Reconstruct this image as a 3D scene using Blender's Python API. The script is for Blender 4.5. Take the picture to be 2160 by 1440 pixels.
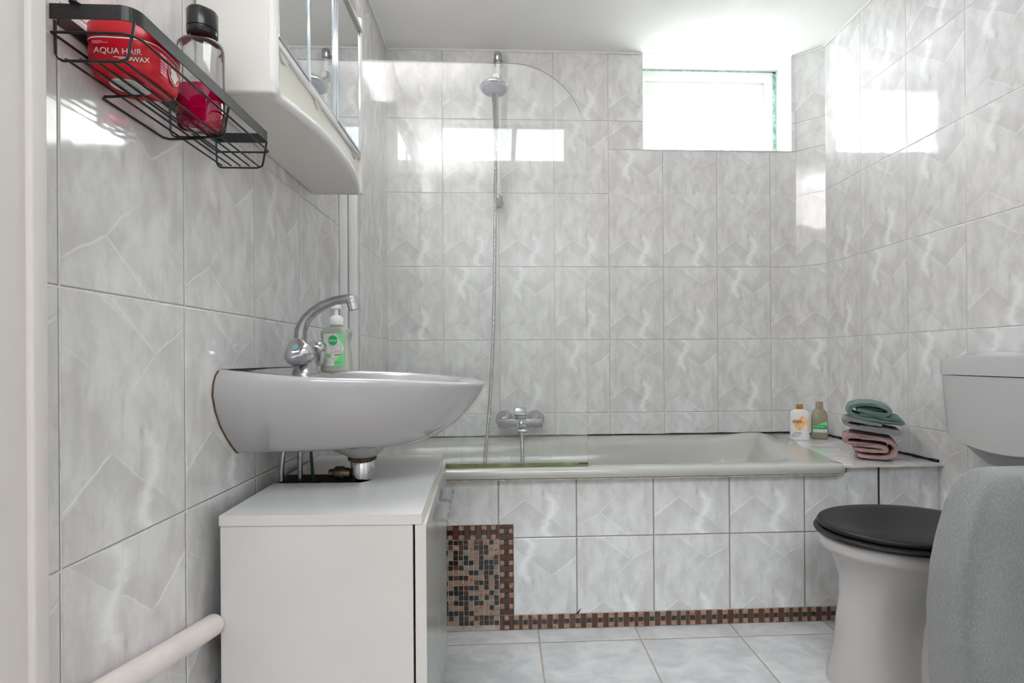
import bpy, bmesh, math, random
from mathutils import Vector, Matrix
from math import sin, cos, pi, radians, sqrt
random.seed(7)
for o in list(bpy.data.objects): bpy.data.objects.remove(o)
SC = bpy.context.scene
COL = SC.collection

# ------------------------------------------------------------------ camera
CAM_H = 0.8657
F_PX, YAW, PITCH, ROLL, PX, PY = 1151.89, .0466, .0004, -.0065, 1117.57, 754.82
def cam_basis():
    fw = Vector((sin(YAW), cos(YAW), 0)); rt = Vector((cos(YAW), -sin(YAW), 0)); up = Vector((0, 0, 1))
    fw, up = fw*cos(PITCH) + up*sin(PITCH), up*cos(PITCH) - fw*sin(PITCH)
    rt, up = rt*cos(ROLL) + up*sin(ROLL), up*cos(ROLL) - rt*sin(ROLL)
    return rt, up, fw
_rt, _up, _fw = cam_basis()
cd = bpy.data.cameras.new('camera'); cam = bpy.data.objects.new('camera', cd); COL.objects.link(cam)
m = Matrix((_rt, _up, -_fw)).transposed().to_4x4(); m.translation = Vector((0, 0, CAM_H)); cam.matrix_world = m
cd.sensor_width = 36.0; cd.lens = 36.0*F_PX/2160
cd.shift_x = -(PX - 1080)/2160; cd.shift_y = (PY - 720)/2160
cd.clip_start = 0.02
SC.camera = cam

# ------------------------------------------------------------------ world, daylight, exposure
SC.view_settings.view_transform = 'Standard'; SC.view_settings.look = 'None'
SC.view_settings.gamma = 1.0; SC.view_settings.use_curve_mapping = False
SC.view_settings.exposure = 1.35
SC.cycles.use_denoising = True
SC.cycles.max_bounces = 14; SC.cycles.diffuse_bounces = 7; SC.cycles.glossy_bounces = 6
SC.cycles.transmission_bounces = 10; SC.cycles.transparent_max_bounces = 16
SC.cycles.sample_clamp_indirect = 6.0
SC.cycles.caustics_reflective = False; SC.cycles.caustics_refractive = False
W = bpy.data.worlds.new('overcast_sky'); SC.world = W; W.use_nodes = True
wn = W.node_tree; bg = wn.nodes['Background']
tcw = wn.nodes.new('ShaderNodeTexCoord'); spw = wn.nodes.new('ShaderNodeSeparateXYZ'); rpw = wn.nodes.new('ShaderNodeValToRGB')
mpw = wn.nodes.new('ShaderNodeMapRange'); mpw.inputs[1].default_value = -1; mpw.inputs[2].default_value = 1
wn.links.new(tcw.outputs['Generated'], spw.inputs[0]); wn.links.new(spw.outputs['Z'], mpw.inputs[0]); wn.links.new(mpw.outputs[0], rpw.inputs['Fac'])
rpw.color_ramp.elements[0].position = .47; rpw.color_ramp.elements[0].color = (.17, .17, .165, 1)      # ground
rpw.color_ramp.elements[1].position = .54; rpw.color_ramp.elements[1].color = (.945, .955, 1.0, 1)     # bright overcast sky
wn.links.new(rpw.outputs['Color'], bg.inputs['Color']); bg.inputs['Strength'].default_value = 19.0

def area(name, loc, rot, sx, sy, power=0, col=(1, 1, 1), portal=False):
    l = bpy.data.lights.new(name, 'AREA'); l.shape = 'RECTANGLE'; l.size = sx; l.size_y = sy
    l.energy = power; l.color = col
    if portal: l.cycles.is_portal = True
    o = bpy.data.objects.new(name, l); COL.objects.link(o); o.location = loc; o.rotation_euler = rot
    return o
area('bathroom_window_portal', (.985, 3.14, 2.03), (-pi/2, 0, 0), .80, .55, portal=True)
area('added_skylight_portal', (.1, -1.35, 2.88), (0, 0, 0), 2.0, 1.5, portal=True)  # portal for the added, unseen skylight over the hall

# added, unseen fill lamp over the mirror cabinet, brightening ceiling and walls
area('added_fill_uplight', (-.430, 1.23, 1.872), (pi, 0, 0), .07, .50, power=11, col=(1, .975, .965)).data.spread = radians(125)

# ------------------------------------------------------------------ room constants
L, R, D, DF = -.5176, 1.4374, 2.4624, 1.7444
YC, XD = 2.3732, 1.3476          # corner chamfer between back wall and right wall
CZ = 2.2535                      # ceiling
FW = .56                         # front wall inner face
T, H = .25, .3312                # wall tile
ZB = .9462                       # a horizontal joint on right/back walls
Z0L = 1.2837                     # a horizontal joint on the left wall
Y0L = .6615; Y0R = 2.1309; X0B = -.2697; X0F = -.0209

# ------------------------------------------------------------------ materials
def mat(name):
    m = bpy.data.materials.new(name); m.use_nodes = True
    nt = m.node_tree; b = nt.nodes['Principled BSDF']; return m, nt, b
def simple(name, col, rough=.5, metal=0, coat=0, noise=0, nscale=30, bump=0, bscale=200, spec=.5, trans=0, ior=1.45, sheen=0):
    m, nt, b = mat(name)
    b.inputs['Base Color'].default_value = (*col, 1); b.inputs['Roughness'].default_value = rough
    b.inputs['Metallic'].default_value = metal; b.inputs['Coat Weight'].default_value = coat
    b.inputs['Specular IOR Level'].default_value = spec
    b.inputs['Transmission Weight'].default_value = trans; b.inputs['IOR'].default_value = ior
    b.inputs['Sheen Weight'].default_value = sheen
    tc = nt.nodes.new('ShaderNodeTexCoord')
    if noise:
        n = nt.nodes.new('ShaderNodeTexNoise'); n.inputs['Scale'].default_value = nscale; n.inputs['Detail'].default_value = 5
        nt.links.new(tc.outputs['Object'], n.inputs['Vector'])
        cr = nt.nodes.new('ShaderNodeValToRGB')
        cr.color_ramp.elements[0].position = .3; cr.color_ramp.elements[1].position = .7
        cr.color_ramp.elements[0].color = (*[c*(1-noise) for c in col], 1)
        cr.color_ramp.elements[1].color = (*[min(1, c*(1+noise*.5)) for c in col], 1)
        nt.links.new(n.outputs['Fac'], cr.inputs['Fac']); nt.links.new(cr.outputs['Color'], b.inputs['Base Color'])
    if bump:
        n2 = nt.nodes.new('ShaderNodeTexNoise'); n2.inputs['Scale'].default_value = bscale; n2.inputs['Detail'].default_value = 4
        nt.links.new(tc.outputs['Object'], n2.inputs['Vector'])
        bp = nt.nodes.new('ShaderNodeBump'); bp.inputs['Strength'].default_value = bump; bp.inputs['Distance'].default_value = .002
        nt.links.new(n2.outputs['Fac'], bp.inputs['Height']); nt.links.new(bp.outputs['Normal'], b.inputs['Normal'])
    return m

class N:
    """tiny math-node builder"""
    def __init__(s, nt): s.nt = nt
    def sock(s, node, i, v):
        if v is None: return
        if hasattr(v, 'is_output') or isinstance(v, bpy.types.NodeSocket): s.nt.links.new(v, node.inputs[i])
        else: node.inputs[i].default_value = v
    def m(s, op, a, b=None, c=None, clamp=False):
        n = s.nt.nodes.new('ShaderNodeMath'); n.operation = op; n.use_clamp = clamp
        s.sock(n, 0, a); s.sock(n, 1, b); s.sock(n, 2, c); return n.outputs[0]
    def comb(s, x, y, z=0.0):
        n = s.nt.nodes.new('ShaderNodeCombineXYZ'); s.sock(n, 0, x); s.sock(n, 1, y); s.sock(n, 2, z); return n.outputs[0]
    def sep(s, v):
        n = s.nt.nodes.new('ShaderNodeSeparateXYZ'); s.nt.links.new(v, n.inputs[0]); return n.outputs
    def noise(s, vec, scale, detail=4, rough=.55, dist=0):
        n = s.nt.nodes.new('ShaderNodeTexNoise'); s.nt.links.new(vec, n.inputs['Vector'])
        n.inputs['Scale'].default_value = scale; n.inputs['Detail'].default_value = detail
        n.inputs['Roughness'].default_value = rough; n.inputs['Distortion'].default_value = dist; return n.outputs['Fac']
    def smooth(s, x, a, b, lo=0., hi=1.):
        n = s.nt.nodes.new('ShaderNodeMapRange'); n.interpolation_type = 'SMOOTHSTEP'
        s.sock(n, 0, x); n.inputs[1].default_value = a; n.inputs[2].default_value = b
        n.inputs[3].default_value = lo; n.inputs[4].default_value = hi; return n.outputs[0]
    def mix(s, f, a, b):
        n = s.nt.nodes.new('ShaderNodeMix'); n.data_type = 'RGBA'
        s.sock(n, 0, f)
        for i, v in ((6, a), (7, b)):
            if isinstance(v, tuple): n.inputs[i].default_value = (*v, 1)
            else: s.nt.links.new(v, n.inputs[i])
        return n.outputs[2]

def tile_material(name, grout=(.84, .83, .825), gw=.0012, tw=.25, th=.3312, rough=.07, floor=False, light=1.0, thr=.86, jd=.27):
    m, nt, b = mat(name); k = N(nt)
    uv = nt.nodes.new('ShaderNodeUVMap').outputs[0]
    u, v, _ = k.sep(uv)
    fu, fv = k.m('FRACT', u), k.m('FRACT', v)
    iu, iv = k.m('FLOOR', u), k.m('FLOOR', v)
    wn_ = nt.nodes.new('ShaderNodeTexWhiteNoise'); wn_.noise_dimensions = '2D'
    nt.links.new(k.comb(iu, iv), wn_.inputs['Vector']); r = wn_.outputs['Value']
    # distance to joints in metres
    du = k.m('MULTIPLY', k.m('MINIMUM', fu, k.m('SUBTRACT', 1.0, fu)), tw)
    dv = k.m('MULTIPLY', k.m('MINIMUM', fv, k.m('SUBTRACT', 1.0, fv)), th)
    dj = k.m('MINIMUM', du, dv)
    # two orientations of the printed tile
    flip = k.m('GREATER_THAN', r, thr)
    lu = k.m('ABSOLUTE', k.m('SUBTRACT', fu, flip)); lv = k.m('ABSOLUTE', k.m('SUBTRACT', fv, flip))
    jit = k.m('MULTIPLY', r, 3.1)
    if floor:
        base = k.noise(k.comb(k.m('MULTIPLY', lu, 1.6), k.m('MULTIPLY', lv, 2.2), k.m('MULTIPLY', r, 20.)), 2.2, 6, .62, .6)
        c = k.mix(k.smooth(base, .32, .68), (.50, .515, .535), (.66, .67, .68))
        fine = k.noise(k.comb(k.m('MULTIPLY', lu, 3.), k.m('MULTIPLY', lv, 6.), r), 9, 4, .6, .4)
        c = k.mix(k.smooth(fine, .35, .8, 0, .25), c, (.64, .64, .65))
    else:
        rs = k.m('MULTIPLY', r, .25)
        A = k.noise(k.comb(k.m('MULTIPLY', lu, 1.8), k.m('MULTIPLY', lv, 1.3), rs), 2.6, 7, .62, .35)
        Bn = k.noise(k.comb(k.m('MULTIPLY', lu, 5.), k.m('MULTIPLY', lv, 1.5), k.m('ADD', rs, 5.)), 2.0, 7, .66, .25)
        light_c = (.83*light, .83*light, .845*light); mid_c = (.735*light, .733*light, .745*light); dark_c = (.585*light, .57*light, .575*light)
        c = k.mix(k.smooth(A, .36, .62), (.66*light, .65*light, .658*light), (.785*light, .785*light, .798*light))
        c = k.mix(k.smooth(Bn, .48, .30, 0, .55), c, dark_c)
        c = k.mix(k.smooth(Bn, .54, .72, 0, .5), c, light_c)
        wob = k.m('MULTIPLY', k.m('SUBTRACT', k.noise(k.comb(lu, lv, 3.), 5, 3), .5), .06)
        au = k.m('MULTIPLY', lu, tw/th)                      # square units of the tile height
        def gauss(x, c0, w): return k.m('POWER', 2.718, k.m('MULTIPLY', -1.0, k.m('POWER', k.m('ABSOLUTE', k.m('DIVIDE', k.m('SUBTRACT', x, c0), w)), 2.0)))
        # printed folds: darker below the lower roof and below the upper valley
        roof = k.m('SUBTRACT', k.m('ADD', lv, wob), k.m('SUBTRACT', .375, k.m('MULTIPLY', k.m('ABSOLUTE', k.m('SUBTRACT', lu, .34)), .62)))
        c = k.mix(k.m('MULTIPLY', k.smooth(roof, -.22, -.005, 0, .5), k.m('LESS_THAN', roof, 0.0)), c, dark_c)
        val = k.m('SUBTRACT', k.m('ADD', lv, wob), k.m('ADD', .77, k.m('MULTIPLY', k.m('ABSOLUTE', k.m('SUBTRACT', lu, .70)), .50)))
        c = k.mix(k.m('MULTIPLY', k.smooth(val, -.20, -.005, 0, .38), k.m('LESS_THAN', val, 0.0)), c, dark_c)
        # dark smears and the pale wisp
        c = k.mix(k.m('MULTIPLY', k.m('MULTIPLY', gauss(lu, .10, .035), k.smooth(k.m('ABSOLUTE', k.m('SUBTRACT', lv, .62)), .36, .12)), .5), c, dark_c)
        c = k.mix(k.m('MULTIPLY', k.m('MULTIPLY', gauss(lu, .21, .07), gauss(lv, .50, .07)), .55), c, dark_c)
        wx_ = k.m('SUBTRACT', lu, k.m('ADD', .64, k.m('MULTIPLY', k.m('SUBTRACT', k.noise(k.comb(0.0, lv, 1.), 5, 3), .5), .5)))
        wis = k.m('MULTIPLY', k.m('MULTIPLY', gauss(wx_, .0, .055), k.smooth(lv, .52, .34)), k.smooth(Bn, .30, .52, .45, 1.))
        c = k.mix(k.m('MULTIPLY', wis, .95), c, (.91, .91, .92))
        c = k.mix(k.m('MULTIPLY', k.m('MULTIPLY', gauss(wx_, -.09, .05), k.smooth(lv, .40, .62)), .5), c, light_c)
        c = k.mix(k.m('MULTIPLY', k.m('MULTIPLY', gauss(lu, .57, .02), gauss(lv, .43, .035)), .55), c, (.42, .41, .41))
        def seg(ax_, ay_, bx_, by_, w, amt):
            ax_ *= tw/th; bx_ *= tw/th; ln = sqrt((bx_-ax_)**2+(by_-ay_)**2); dx, dy = (bx_-ax_)/ln, (by_-ay_)/ln
            px_ = k.m('SUBTRACT', au, ax_); py_ = k.m('SUBTRACT', k.m('ADD', lv, wob), ay_)
            t = k.m('ADD', k.m('MULTIPLY', px_, dx), k.m('MULTIPLY', py_, dy)); nd = k.m('ABSOLUTE', k.m('SUBTRACT', k.m('MULTIPLY', px_, dy), k.m('MULTIPLY', py_, dx)))
            e = k.m('MULTIPLY', k.smooth(t, -.02, .03), k.smooth(t, ln+.02, ln-.05))
            return k.m('MULTIPLY', k.m('MULTIPLY', k.smooth(nd, w, w*.15), e), amt)
        for q in ((0, .19, .34, .375, .0085, .7), (.34, .375, .66, .18, .0085, .35), (.32, 1.0, .70, .77, .0085, .5), (.70, .77, 1.0, .90, .0085, .55), (.70, .77, .48, .60, .0085, .4), (.0, .80, .22, .70, .008, .25)):
            c = k.mix(seg(*q), c, (.92, .92, .93))
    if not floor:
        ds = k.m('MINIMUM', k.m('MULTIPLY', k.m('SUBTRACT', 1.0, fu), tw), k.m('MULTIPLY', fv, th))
        c = k.mix(k.smooth(ds, gw+.0030, gw+.0008, 0, 1.0), c, (jd, jd*.97, jd*.95))  # tile-edge shadow painted into the colour along one side of each joint
    g = k.smooth(dj, gw*1.15, gw*.75)
    gn = k.noise(k.comb(u, v), 14, 3)
    gc = k.mix(k.smooth(gn, .35, .7), grout, tuple(x*.8 for x in grout))
    c = k.mix(g, c, gc)
    nt.links.new(c, b.inputs['Base Color'])
    nt.links.new(k.m('ADD', k.m('MULTIPLY', g, .6), rough), b.inputs['Roughness'])
    h = k.smooth(dj, gw*.6, gw*2.4)
    wav = k.noise(k.comb(k.m('MULTIPLY', u, 1.), v), 2.3, 2)
    hh = k.m('ADD', h, k.m('MULTIPLY', wav, 1.1 if not floor else .6))
    bp = nt.nodes.new('ShaderNodeBump'); bp.inputs['Strength'].default_value = .75; bp.inputs['Distance'].default_value = .0014
    nt.links.new(hh, bp.inputs['Height']); nt.links.new(bp.outputs['Normal'], b.inputs['Normal'])
    b.inputs['Specular IOR Level'].default_value = .62
    return m

M = {}
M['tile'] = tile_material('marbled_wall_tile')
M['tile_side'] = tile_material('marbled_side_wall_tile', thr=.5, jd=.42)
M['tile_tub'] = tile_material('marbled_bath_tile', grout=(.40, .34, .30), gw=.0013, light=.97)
M['floor'] = tile_material('grey_floor_tile', grout=(.36, .31, .25), gw=.002, tw=.3122, th=.3122, rough=.22, floor=True)
M['ceiling'] = simple('painted_ceiling', (.87, .87, .86), .85, noise=.03, nscale=4, bump=.15, bscale=60)
M['paint'] = simple('white_wall_paint', (.76, .75, .73), .8, noise=.03, nscale=5)
M['jamb'] = simple('door_frame_paint', (.68, .64, .62), .5, noise=.02, nscale=8)
M['trimw'] = simple('white_plastic_trim', (.80, .80, .80), .35)
M['caulk'] = simple('white_caulk', (.84, .84, .82), .6)
M['black'] = simple('black_mastic', (.012, .012, .015), .9)
M['ceramic'] = simple('glazed_ceramic', (.44, .43, .45), .06, coat=.6, noise=.03, nscale=6)
M['wc'] = simple('toilet_ceramic', (.50, .475, .47), .10, coat=.4, noise=.04, nscale=5)
M['tub'] = simple('bath_enamel', (.43, .43, .405), .16, coat=.3, noise=.05, nscale=5)
M['chrome'] = simple('chrome', (.62, .62, .65), .10, metal=1, noise=.12, nscale=60)
M['dchrome'] = simple('dull_chrome', (.42, .42, .44), .26, metal=1, noise=.25, nscale=90)
M['brass'] = simple('stained_brass', (.20, .16, .10), .35, metal=1, noise=.5, nscale=80)
M['rust'] = simple('rusty_ring', (.16, .09, .04), .6, metal=.5, noise=.5, nscale=90)
M['lam'] = simple('white_laminate', (.64, .61, .605), .30, noise=.02, nscale=9)
M['putty'] = simple('aged_sealant', (.45, .38, .31), .7, noise=.4, nscale=60)
M['lamtop'] = simple('white_laminate_top', (.70, .70, .69), .28, noise=.02, nscale=9)
M['gloss'] = simple('glossy_white_front', (.44, .47, .465), .22, coat=.15)
M['edge'] = simple('laminate_edge', (.66, .63, .57), .5)
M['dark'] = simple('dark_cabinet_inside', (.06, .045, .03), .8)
M['rod'] = simple('dark_green_rod', (.005, .045, .03), .5)
M['alu'] = simple('brushed_handle', (.42, .42, .43), .32, metal=.9)
M['cab'] = simple('white_plastic_cabinet', (.82, .80, .775), .25, noise=.015, nscale=6)
M['frontframe'] = simple('glossy_white_edge', (.90, .90, .90), .2, coat=.4)
M['cabface'] = simple('cream_plastic_face', (.80, .79, .73), .22)
M['mirror'] = simple('mirror_glass', (.86, .88, .88), .015, metal=1)
M['mframe'] = simple('silver_mirror_edge', (.66, .70, .76), .2, metal=.6)
M['wire'] = simple('black_coated_wire', (.012, .011, .012), .38, noise=.3, nscale=80)
M['wireb'] = simple('black_painted_band', (.020, .020, .021), .33)
M['red'] = simple('red_jar_plastic', (.52, .002, .015), .3, coat=.1)
M['redlid'] = simple('red_lid_plastic', (.56, .003, .014), .32, coat=.1)
M['label'] = simple('white_label', (.75, .73, .71), .5)
M['blackcap'] = simple('black_cap_plastic', (.012, .012, .013), .22)
M['white'] = simple('white_pump_plastic', (.85, .85, .85), .3)
M['green'] = simple('green_label_print', (.02, .42, .12), .4)
M['lgreen'] = simple('light_green_label', (.20, .74, .30), .4)
M['dgreen'] = simple('dark_green_print', (.0, .20, .09), .4)
M['printgrey'] = simple('grey_print', (.35, .37, .40), .5)
M['printred'] = simple('red_print', (.45, .10, .08), .5)
M['printblack'] = simple('black_print', (.03, .03, .03), .5)
M['peach'] = simple('peach_label_print', (.90, .48, .24), .5, noise=.3, nscale=120)
M['pinkprint'] = simple('pink_print', (.85, .30, .45), .5)
M['whitebottle'] = simple('white_bottle_plastic', (.83, .82, .80), .28)
M['goldcap'] = simple('amber_gold_cap', (.42, .20, .03), .28, metal=.55)
M['tancap'] = simple('tan_cap', (.30, .23, .16), .45)
M['seat'] = simple('black_toilet_seat', (.012, .012, .013), .42, spec=.3)
M['pipe'] = simple('painted_pipe', (.80, .73, .70), .4, noise=.06, nscale=20, bump=.2, bscale=40)
M['plastictank'] = simple('white_cistern_plastic', (.50, .50, .51), .25, noise=.02, nscale=5)
M['winframe'] = simple('white_window_frame', (.86, .88, .87), .4)
M['mold'] = simple('green_tinted_sealant', (.50, .80, .70), .7, noise=.6, nscale=45)
M['rail'] = simple('satin_rail', (.78, .79, .80), .3, metal=.1)
M['headface'] = simple('grey_blue_spray_face', (.38, .41, .52), .4, bump=.6, bscale=260)
M['greenseal'] = simple('yellow_green_seal_strip', (.16, .19, .07), .4, noise=.4, nscale=30)
M['brown'] = simple('brown_mosaic_glass', (.085, .030, .018), .22, coat=.4, noise=.2, nscale=60)
M['dkmos'] = simple('near_black_mosaic', (.022, .018, .016), .15, coat=.6)
M['tanmos'] = simple('taupe_mosaic_stone', (.30, .225, .18), .35, noise=.25, nscale=90)
M['copmos'] = simple('copper_marble_mosaic', (.42, .235, .15), .25, noise=.7, nscale=150, coat=.4)
M['grout_mos'] = simple('mosaic_grout', (.50, .44, .39), .85, noise=.4, nscale=60)
M['hall'] = simple('hall_wall_paint', (.80, .79, .77), .8)
M['hallfloor'] = simple('hall_floor', (.42, .36, .30), .5, noise=.2, nscale=6)
M['lampglass'] = simple('lamp_opal_glass', (.9, .9, .88), .4)

def fabric(name, col, scale=900, bump=.8, sheen=.5, n=.35):
    m, nt, b = mat(name); k = N(nt)
    tc = nt.nodes.new('ShaderNodeTexCoord').outputs['Object']
    a = k.noise(tc, scale*.25, 5, .7); f = k.noise(tc, scale, 2, .6); big = k.noise(tc, 9, 4, .6)
    t = k.m('ADD', k.m('MULTIPLY', a, .65), k.m('MULTIPLY', big, .35))
    nt.links.new(k.mix(k.smooth(t, .35, .66), tuple(c*(1-n) for c in col), tuple(min(1, c*(1+n*.6)) for c in col)), b.inputs['Base Color'])
    b.inputs['Roughness'].default_value = .95; b.inputs['Sheen Weight'].default_value = sheen
    bp = nt.nodes.new('ShaderNodeBump'); bp.inputs['Strength'].default_value = bump; bp.inputs['Distance'].default_value = .004
    nt.links.new(k.m('ADD', a, k.m('MULTIPLY', f, .5)), bp.inputs['Height']); nt.links.new(bp.outputs['Normal'], b.inputs['Normal'])
    return m
M['towel'] = fabric('grey_plush_towel', (.205, .216, .220), 700, .9, .6, .22)
M['tgreen'] = fabric('sage_green_terry', (.13, .245, .20), 1400, .8, .3)
M['tgrey'] = fabric('grey_terry', (.30, .30, .32), 1400, .8, .3)
M['tpink'] = fabric('dusty_pink_terry', (.50, .30, .30), 1400, .8, .3)

def glass(name, tint=(.93, .96, .955), rough=0.0, streak=.0, refl=1.0, haze=0.0):
    """thin pane: transparent + fresnel gloss, with a faint limescale haze"""
    m = bpy.data.materials.new(name); m.use_nodes = True; nt = m.node_tree; nt.nodes.clear(); k = N(nt)
    out = nt.nodes.new('ShaderNodeOutputMaterial'); tr = nt.nodes.new('ShaderNodeBsdfTransparent'); tr.inputs[0].default_value = (*tint, 1)
    gl = nt.nodes.new('ShaderNodeBsdfGlossy'); gl.inputs['Roughness'].default_value = rough
    fr = nt.nodes.new('ShaderNodeFresnel'); fr.inputs['IOR'].default_value = 1.5
    mx = nt.nodes.new('ShaderNodeMixShader')
    nt.links.new(k.m('MULTIPLY', fr.outputs[0], refl, clamp=True), mx.inputs[0])
    nt.links.new(tr.outputs[0], mx.inputs[1]); nt.links.new(gl.outputs[0], mx.inputs[2])
    last = mx.outputs[0]
    if haze:
        tc = nt.nodes.new('ShaderNodeTexCoord').outputs['Object']; x, y, z = k.sep(tc)
        n1 = k.noise(k.comb(k.m('MULTIPLY', x, 26.), y, k.m('MULTIPLY', z, 1.2)), 1.5, 5, .6, .3)
        df = nt.nodes.new('ShaderNodeBsdfDiffuse'); df.inputs[0].default_value = (.88, .90, .89, 1)
        m2 = nt.nodes.new('ShaderNodeMixShader')
        nt.links.new(k.smooth(n1, .3, .75, haze*.35, haze*1.5), m2.inputs[0])
        nt.links.new(last, m2.inputs[1]); nt.links.new(df.outputs[0], m2.inputs[2]); last = m2.outputs[0]
    nt.links.new(last, out.inputs[0]); return m
M['screen'] = glass('shower_screen_glass', tint=(.965, .974, .972), haze=.06, refl=1.2)
def frosted(name, t=1.0):
    m = bpy.data.materials.new(name); m.use_nodes = True; nt = m.node_tree; nt.nodes.clear(); k = N(nt)
    out = nt.nodes.new('ShaderNodeOutputMaterial'); tr = nt.nodes.new('ShaderNodeBsdfTransparent'); tr.inputs[0].default_value = (.93*t, .96*t, .95*t, 1)
    tl = nt.nodes.new('ShaderNodeBsdfTranslucent'); tl.inputs[0].default_value = (.92*t, .95*t, .94*t, 1)
    mx = nt.nodes.new('ShaderNodeMixShader'); tc = nt.nodes.new('ShaderNodeTexCoord').outputs['Object']
    nt.links.new(k.smooth(k.noise(tc, 180, 3), 0.3, 0.7, .08, .18), mx.inputs[0])
    nt.links.new(tr.outputs[0], mx.inputs[1]); nt.links.new(tl.outputs[0], mx.inputs[2]); nt.links.new(mx.outputs[0], out.inputs[0]); return m
M['winglass'] = frosted('textured_window_glass'); M['skyglass'] = frosted('added_skylight_glass', .47)  # second glass is for the added skylight, darkened to hold back hall light
M['clearglass'] = glass('clear_window_glass', tint=(.97, .98, .975))
M['clearplastic'] = glass('clear_bottle_plastic', tint=(.90, .91, .90), rough=.03, refl=1.6)
def tinted(name, tint, surf, rough=.12, amt=.5):
    m = bpy.data.materials.new(name); m.use_nodes = True; nt = m.node_tree; nt.nodes.clear()
    out = nt.nodes.new('ShaderNodeOutputMaterial'); tr = nt.nodes.new('ShaderNodeBsdfTransparent'); tr.inputs[0].default_value = (*tint, 1)
    p = nt.nodes.new('ShaderNodeBsdfPrincipled'); p.inputs['Base Color'].default_value = (*surf, 1); p.inputs['Roughness'].default_value = rough
    n = nt.nodes.new('ShaderNodeTexNoise'); n.inputs['Scale'].default_value = 25
    mr = nt.nodes.new('ShaderNodeMapRange'); mr.inputs[3].default_value = amt*.8; mr.inputs[4].default_value = min(1, amt*1.2)
    nt.links.new(n.outputs['Fac'], mr.inputs[0])
    mx = nt.nodes.new('ShaderNodeMixShader'); nt.links.new(mr.outputs[0], mx.inputs[0])
    nt.links.new(tr.outputs[0], mx.inputs[1]); nt.links.new(p.outputs[0], mx.inputs[2]); nt.links.new(mx.outputs[0], out.inputs[0]); return m
M['pinkliq'] = tinted('pink_liquid', (.98, .05, .38), (.85, .0, .17), .08, .35)
M['soapbody'] = tinted('translucent_soap_bottle', (.80, .83, .76), (.62, .66, .58), .12, .55)
M['olive'] = tinted('translucent_olive_bottle', (.72, .70, .56), (.42, .40, .28), .14, .6)
M['screenedge'] = simple('pale_green_glass_edge', (.42, .55, .52), .15)

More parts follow.
